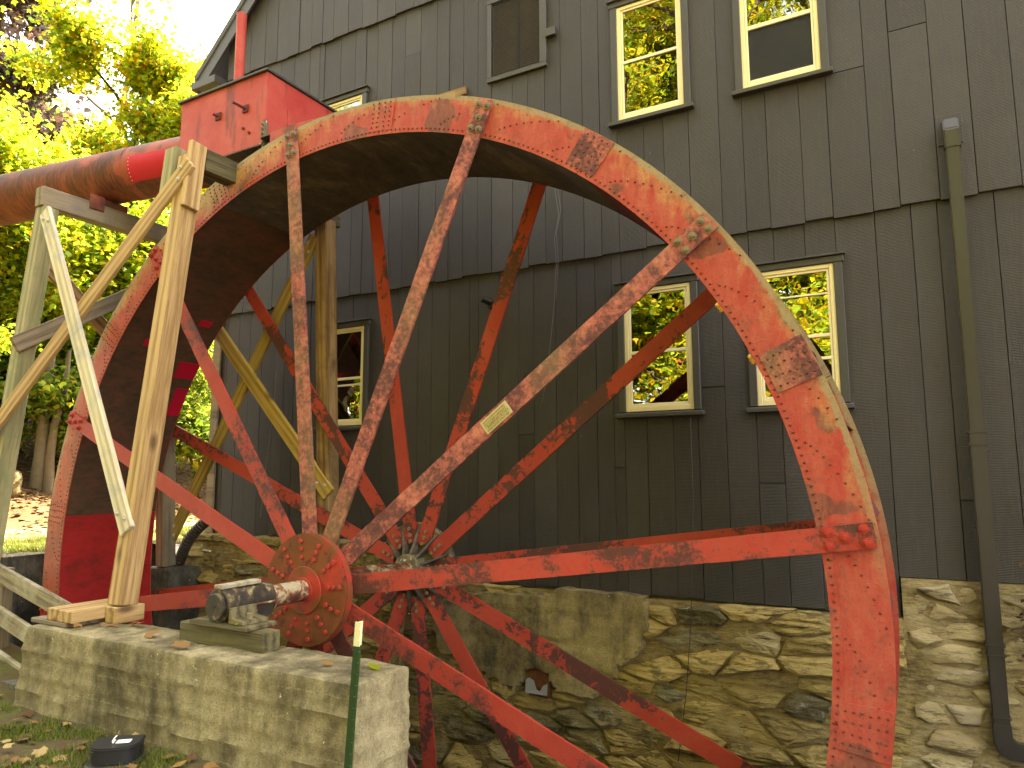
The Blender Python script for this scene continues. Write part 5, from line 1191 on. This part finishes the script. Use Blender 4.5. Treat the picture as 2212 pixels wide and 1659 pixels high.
# trees behind the camera that the panes mirror
S1 = tree("bush", "yellowing bush across the yard at the far right end", 41, (8.5, -11.0), 1.9, 1.25, 0.2, 22000, 0.034, 'leaf_y', group='bushes across the yard', cat='bush', r0=0.03)
S1.scale = (3.0,) * 3
TR = tree("maple_tree", "yellow maple far across the yard on the left", 23, (-24.0, -17.0), 10.5, 4.4, 1.6, 70000, 0.052, 'leaf_y', group='trees across the yard')
TR.scale = (1.9,) * 3
for i, (x, y, s, mt, lb) in enumerate([(-1.0, -14.5, 1.95, None, "yellow maple across the yard mirrored in the middle panes"), (-6.0, -15.5, 1.9, None, "yellow maple across the yard mirrored behind the rim"), (3.6, -15.0, 1.9, None, "yellow maple across the yard mirrored in the right panes"), (-11.5, -16.5, 1.9, 'leaf_g', "green maple across the yard mirrored in the left panes"), (-17.5, -17.0, 1.9, None, "yellow maple across the yard at the far left"), (9.5, -15.0, 1.8, None, "yellow maple across the yard at the far right"), (-3.5, -21.5, 2.0, None, "yellow maple in the second row across the yard, left of the middle"), (1.5, -22.0, 2.1, None, "yellow maple in the second row across the yard, in the middle"), (6.5, -21.0, 2.0, None, "yellow maple in the second row across the yard, at the right"), (-9.0, -22.5, 2.1, None, "yellow maple in the second row across the yard, at the left")]):
    retree(T1 if i in () else TR, lb, (x, y), s, i * 2.2 + 0.4, mt, group='trees across the yard')
for i, (x, y, s, lb) in enumerate([(-3.5, -11.0, 1.4, "low green maple across the yard mirrored in the lower panes"), (1.0, -11.5, 1.5, "low yellow maple across the yard mirrored beside the rim"), (-8.5, -12.0, 1.5, "low maple across the yard mirrored at the left")]):
    retree(T2, lb, (x, y), s, i * 1.9, None, group='trees across the yard')
for i, (x, y, s, lb) in enumerate([(-14.0, -12.5, 1.5, "low maple across the yard near the fence line"), (-20.0, -13.5, 1.6, "low maple across the yard beyond the fence line"), (5.5, -12.0, 1.4, "low maple across the yard at the right")]):
    retree(T2, lb, (x, y), s, i * 1.4 + 1, 'leaf_g' if i == 1 else None, group='trees across the yard')
for i, (x, y, s) in enumerate([(-4.2, -10.4, 3.0), (-1.9, -10.9, 3.1), (0.2, -10.3, 2.9), (2.3, -10.8, 3.1), (4.6, -10.4, 3.0), (-7.5, -11.2, 3.2), (-11.0, -11.6, 3.2), (-14.2, -11.8, 3.3), (-17.6, -12.5, 3.4)]):
    retree(S1, ["yellowing bush across the yard mirrored low in the left middle pane", "yellowing bush across the yard mirrored in the lower middle window", "yellow-green bush across the yard mirrored under the rim", "yellowing bush across the yard mirrored low in the right panes", "yellowing bush across the yard beyond the right panes", "yellowing bush across the yard mirrored by the left window", "yellowing bush across the yard, seventh from the right", "yellowing bush across the yard, eighth from the right", "yellowing bush across the yard at the far left end"][i], (x, y), s, i * 0.9, None, group='bushes across the yard')
# leaf litter
def litter(name, n, fn, size, seed, keepf=None):
    rng = np.random.default_rng(seed); P = []
    while len(P) < n:
        x, y = fn(rng)
        if PX0 - 0.05 < x < PX1 and PY0 - 0.35 < y < PY1 + 0.2: continue
        if -1.85 < x < 1.4 and -1.2 < y < -0.6: continue
        if x > XL - 0.2 and y > WY - 0.3: continue
        P.append((x, y, gz(x, y) + 0.012 + rng.uniform(0, 0.02)))
    me = leaf_cloud(name, np.array(P), size, 'leaf_f', seed, flat=1.0); o = bpy.data.objects.new(name, me); COL.objects.link(o); o['kind'] = 'stuff'; return o
litter("leaf_litter", 9000, lambda r: (-7.0 - abs(r.normal(0, 4.5)), r.uniform(-3, 13)), 0.085, 5)
litter("leaf_litter", 900, lambda r: (r.uniform(-7.2, -3.4), r.uniform(-2.5, 9)), 0.075, 6)
litter("leaf_litter", 420, lambda r: (r.uniform(-4.2, 0.6), r.uniform(-2.6, -1.15)), 0.075, 7)
# grass
def grass(n, fn, seed, h):
    rng = np.random.default_rng(seed); V = []; 
    while len(V) < n * 3:
        x, y = fn(rng)
        if PX0 - 0.12 < x < PX1 and PY0 - 0.35 < y < PY1 + 0.25: continue
        if -1.95 < x < 1.4 and -1.2 < y < -0.6: continue
        if x > XL - 0.15 and y > WY - 0.3: continue
        if mnoise.noise(Vector((x * 1.7, y * 1.7, seed))) < -0.05: continue
        z = gz(x, y); a = rng.uniform(0, 6.283); hh = h * rng.uniform(0.4, 1.2); w = 0.004; lx, ly = rng.normal(0, 0.45 * hh), rng.normal(0, 0.45 * hh)
        V += [(x - w * math.cos(a), y - w * math.sin(a), z), (x + w * math.cos(a), y + w * math.sin(a), z), (x + lx, y + ly, z + hh)]
    me = npmesh("grass", np.array(V), np.arange(len(V)).reshape(-1, 3)); me.materials.append(M['grass']); o = bpy.data.objects.new("grass", me); COL.objects.link(o); o['kind'] = 'stuff'
grass(16000, lambda r: (r.uniform(-3.6, 0.2), r.uniform(-2.9, -1.16)), 1, 0.05)
grass(34000, lambda r: (r.uniform(-5.9, -4.3) if r.random() < 0.6 else r.uniform(-7.0, -4.0), r.uniform(-2.0, 7.5)), 2, 0.07)
# leaves lying on the pier and bearing
def fallen(p, s, rot, lab, mat='leaf_f'):
    me = leaf_cloud("fallen_leaf", np.array([(0, 0, 0)]), s, mat, int(rot * 100), 1.0); 
    o = bpy.data.objects.new("fallen_leaf", me); COL.objects.link(o); o.location = p; o.rotation_euler = (R(8), R(-6), rot); o['label'] = lab; o['category'] = "leaf"; o['group'] = "fallen leaves on the pier"
for i, (x, y, s) in enumerate([(-1.22, -0.90, 0.07), (-1.16, -0.84, 0.075), (-1.10, -0.88, 0.07), (-1.04, -0.80, 0.075), (-0.98, -0.76, 0.07), (-1.18, -1.0, 0.07), (-0.92, -0.82, 0.05), (-1.26, -1.02, 0.06), (-1.08, -0.95, 0.06)]):
    fallen((x, y, -0.232 + 0.004 * i), s, i * 0.9, "brown leaf " + ["at the corner of the sill end block", "close in front of the sill end block", "right of the sill end block", "behind the heap right of the sill planks", "at the back of the heap right of the sill planks", "nearest the pier edge below the sill planks", "furthest right of the heap by the sill planks", "touching the fresh sill plank ends", "in the middle of the heap by the sill planks"][i])
fallen((-0.62, -0.98, -0.228), 0.085, 0.5, "curled tan leaf on the pier between planks and bearing"); fallen((-0.10, -1.06, -0.228), 0.095, 2.2, "curled brown leaf on the pier in front of the timber"); fallen((0.93, -0.95, -0.228), 0.075, 1.1, "small brown leaf on the right end of the pier")
fallen((1.18, -0.88, -0.228), 0.085, 3.1, "flat yellow leaf on the right corner of the pier", 'leaf_y'); fallen((0.17, -0.935, -0.088), 0.06, 4.0, "pale yellow leaf lying on the bearing base plate", 'leaf_y'); fallen((-0.42, -0.80, -0.228), 0.05, 5.0, "small pale leaf beside the left end of the bearing timber", 'leaf_y')
fallen((-2.1, YF - 0.2, 0.19), 0.09, 1.7, "tan leaf on the stone ledge under the boards")

# ------------------------------------------------------------------ fence, post, small objects
fe = thing("wooden_fence", "weathered rail fence with peeling paint left of the concrete pier", "fence", (-2.7, -0.85, -0.7))
for (za, zb_, xe) in ((-0.215, 0.17, -1.60), (-0.50, -0.13, -1.76), (-0.80, -0.45, -1.86)):
    timber("rail", (xe, -0.86, za), (-3.6, -0.86, zb_ + 0.06), 0.135, 0.036, (0, 0, 1), 'rail', fe)
timber("post", (-2.72, -0.795, -1.0), (-2.72, -0.795, 0.06), 0.10, 0.09, (1, 0, 0), 'pt_grey', fe)
tp = thing("t_post", "green steel fence post with a cream tip in front of the pier corner", "fence post", (1.35, -1.25, -0.85))
axp = lambda z: 1.345 + (z + 0.9) * 0.071
def tsec(z0, z1):
    mb = MB(); x0, x1 = axp(z0), axp(z1)
    mb.hexa([(x0 - 0.018, -1.262, z0), (x0 + 0.018, -1.262, z0), (x0 + 0.018, -1.257, z0), (x0 - 0.018, -1.257, z0), (x1 - 0.018, -1.262, z1), (x1 + 0.018, -1.262, z1), (x1 + 0.018, -1.257, z1), (x1 - 0.018, -1.257, z1)])
    mb.hexa([(x0 - 0.003, -1.2568, z0), (x0 + 0.003, -1.2568, z0), (x0 + 0.003, -1.228, z0), (x0 - 0.003, -1.228, z0), (x1 - 0.003, -1.2568, z1), (x1 + 0.003, -1.2568, z1), (x1 + 0.003, -1.228, z1), (x1 - 0.003, -1.228, z1)])
    return mb
part("post_shaft", tsec(-1.0, -0.0155), 'tgreen', tp); part("post_tip", tsec(-0.015, 0.098), 'twhite', tp)
for i in range(15):
    z = 0.06 - i * 0.052; x = axp(z); part("stud", MB().hexa([(x + 0.012, -1.27, z - 0.008), (x + 0.026, -1.27, z - 0.004), (x + 0.026, -1.258, z - 0.004), (x + 0.012, -1.258, z - 0.008), (x + 0.012, -1.27, z + 0.008), (x + 0.026, -1.27, z + 0.006), (x + 0.026, -1.258, z + 0.006), (x + 0.012, -1.258, z + 0.008)]), 'twhite' if z > -0.015 else 'tgreen', tp)
# bait station
bs = thing("bait_station", "black plastic bait box on the ground with a torn white tag on its lid", "bait box", (-0.16, -1.42, gz(-0.16, -1.42) + 0.004))
BASE[bs.name] = Vector((0, 0, 0))
def rrect(w, d, r1, z, n=5):
    pts = []
    for (cx, cy, a0, r) in ((w / 2 - r1, -d / 2 + r1, -90, r1), (w / 2 - 0.02, d / 2 - 0.02, 0, 0.02), (-w / 2 + 0.02, d / 2 - 0.02, 90, 0.02), (-w / 2 + r1, -d / 2 + r1, 180, r1)):
        for i in range(n + 1): a = R(a0 + 90 * i / n); pts.append((cx + r * math.cos(a), cy + r * math.sin(a), z))
    return pts
part("base_tray", MB().prism(rrect(0.295, 0.245, 0.095, 0.0), (0, 0, 0.02)), 'spout', bs, 0.003)
part("body", MB().prism(rrect(0.25, 0.20, 0.085, 0.0205), (0, 0, 0.062)), 'black', bs, 0.003, True)
part("lid", MB().prism(rrect(0.265, 0.212, 0.09, 0.083), (0, 0, 0.018)), 'black', bs, 0.006, True, seg=2)
for (x, y, r) in ((0.127, 0.03, 0), (-0.127, 0.03, 0), (0.0, -0.102, 1)):
    if r: continue
    part("entry_hole_shade", MB().prism([(x + 0.0015 * (1 if x > 0 else -1), y - 0.035, 0.024), (x + 0.0015 * (1 if x > 0 else -1), y + 0.035, 0.024), (x + 0.0015 * (1 if x > 0 else -1), y + 0.035, 0.055), (x + 0.0015 * (1 if x > 0 else -1), y + 0.018, 0.074), (x + 0.0015 * (1 if x > 0 else -1), y - 0.018, 0.074), (x + 0.0015 * (1 if x > 0 else -1), y - 0.035, 0.055)], (0.002 * (1 if x > 0 else -1), 0, 0)), M['screen'], bs)  # thin near-black plate on the body, painted as the hole's inner shade
tg = MB().box(0.0, 0.075, -0.028, 0.028, 0.1015, 0.1025); part("tag", tg, 'paper', bs)
tc = MB()
for i in range(7): a = R(20 + i * 28); tc.v += [(-0.006 - 0.012 * math.sin(a), -0.03, 0.1135 - 0.012 * math.cos(a)), (-0.006 - 0.012 * math.sin(a), 0.03, 0.1135 - 0.012 * math.cos(a))]
for i in range(6): tc.f.append((2 * i, 2 * i + 1, 2 * i + 3, 2 * i + 2))
part("tag_curl", tc, 'paper', bs, smooth=True)
bs.rotation_euler = (0, 0, R(42)); bs.scale = (0.97, 0.97, 1.1)
# hoses
def hose(name, path, r, label, loc):
    pts = []; path = [Vector(p) for p in path]
    for i in range(len(path) - 1):
        p0, p1, p2, p3 = path[max(i - 1, 0)], path[i], path[i + 1], path[min(i + 2, len(path) - 1)]
        for k in range(14):
            t = k / 14; pts.append(0.5 * ((2 * p1) + (p2 - p0) * t + (2 * p0 - 5 * p1 + 4 * p2 - p3) * t * t + (3 * p1 - p0 - 3 * p2 + p3) * t ** 3))
    pts.append(path[-1]); P2 = []; Rr = []
    Ltot = 0
    dense = []
    for a, b in zip(pts[:-1], pts[1:]):
        n = max(1, int((b - a).length / 0.006))
        for q in range(n): dense.append(a + (b - a) * q / n)
    for i, p in enumerate(dense): P2.append(p); Rr.append(r * (1.0 if (i % 5) in (0, 1, 2) else 0.87))
    return single(name, MB().tube(P2, Rr, 14), 'hose', label, "hose", loc, smooth=True)
hose("drain_hose", [(-2.95, 1.40, 0.36), (-3.05, 1.33, 0.29), (-3.22, 1.27, 0.10), (-3.36, 1.25, -0.20), (-3.42, 1.25, -0.42), (-3.50, 1.27, -0.50)], 0.062, "ribbed brown-black drain hose curving down beside the stone corner", (-3.3, 1.3, -0.4))
hose("drain_hose", [(-3.75, 1.75, -0.03), (-3.62, 1.5, -0.12), (-3.50, 1.30, -0.18), (-3.45, 1.20, -0.22)], 0.05, "broken ribbed pipe end lying by the rear trestle post", (-3.6, 1.5, -0.2))
single("white_pipe", MB().cyl((-3.9, 1.55, 0.0), (-3.0, 1.38, -0.02), 0.010, 8), 'white', "thin white plastic pipe behind the curved hose", "pipe", (-3.5, 1.5, 0))
# dried vine on the right of the wall
dv = thing("dried_vine", "cluster of dried brown vine leaves hanging on the stone right of the downspout", "vine", (4.6, 1.5, 0.1))
BASE[dv.name] = Vector((0, 0, 0)); r = np.random.default_rng(3)
vp = np.stack([0.03 + r.normal(0, 0.075, 420), -0.03 - np.abs(r.normal(0, 0.035, 420)), -0.12 + r.normal(0, 0.12, 420)], 1)
me = leaf_cloud("foliage", vp, 0.045, 'vine', 4); o = bpy.data.objects.new("foliage", me); COL.objects.link(o); o.parent = dv
part("stem", MB().tube([(-0.02, 0.01, 0.7), (-0.01, 0.0, 0.3), (0.0, 0.0, 0.0), (0.04, -0.02, -0.25), (0.08, -0.02, -0.45)], 0.008, 6), 'barkd', dv)
dv.location = (4.43, 1.49, -0.02)
# bracket fungus on the rim
for i, a in enumerate((30.5, 24.6)):
    mb = MB()
    for k in range(3): mb.dome(((RI - 0.016) * math.cos(R(a + k * 0.25)), 0.01 - 0.012 * k, (RI - 0.016) * math.sin(R(a + k * 0.25))), (-0.8, -0.2, -0.5), 0.017, 0.02, 8)
    single("bracket_fungus", mb, 'fungus', ("upper" if i == 0 else "lower") + " tuft of orange fungus on the inner edge of the rim", "fungus", ((RI - .02) * math.cos(R(a)), 0, (RI - .02) * math.sin(R(a))))
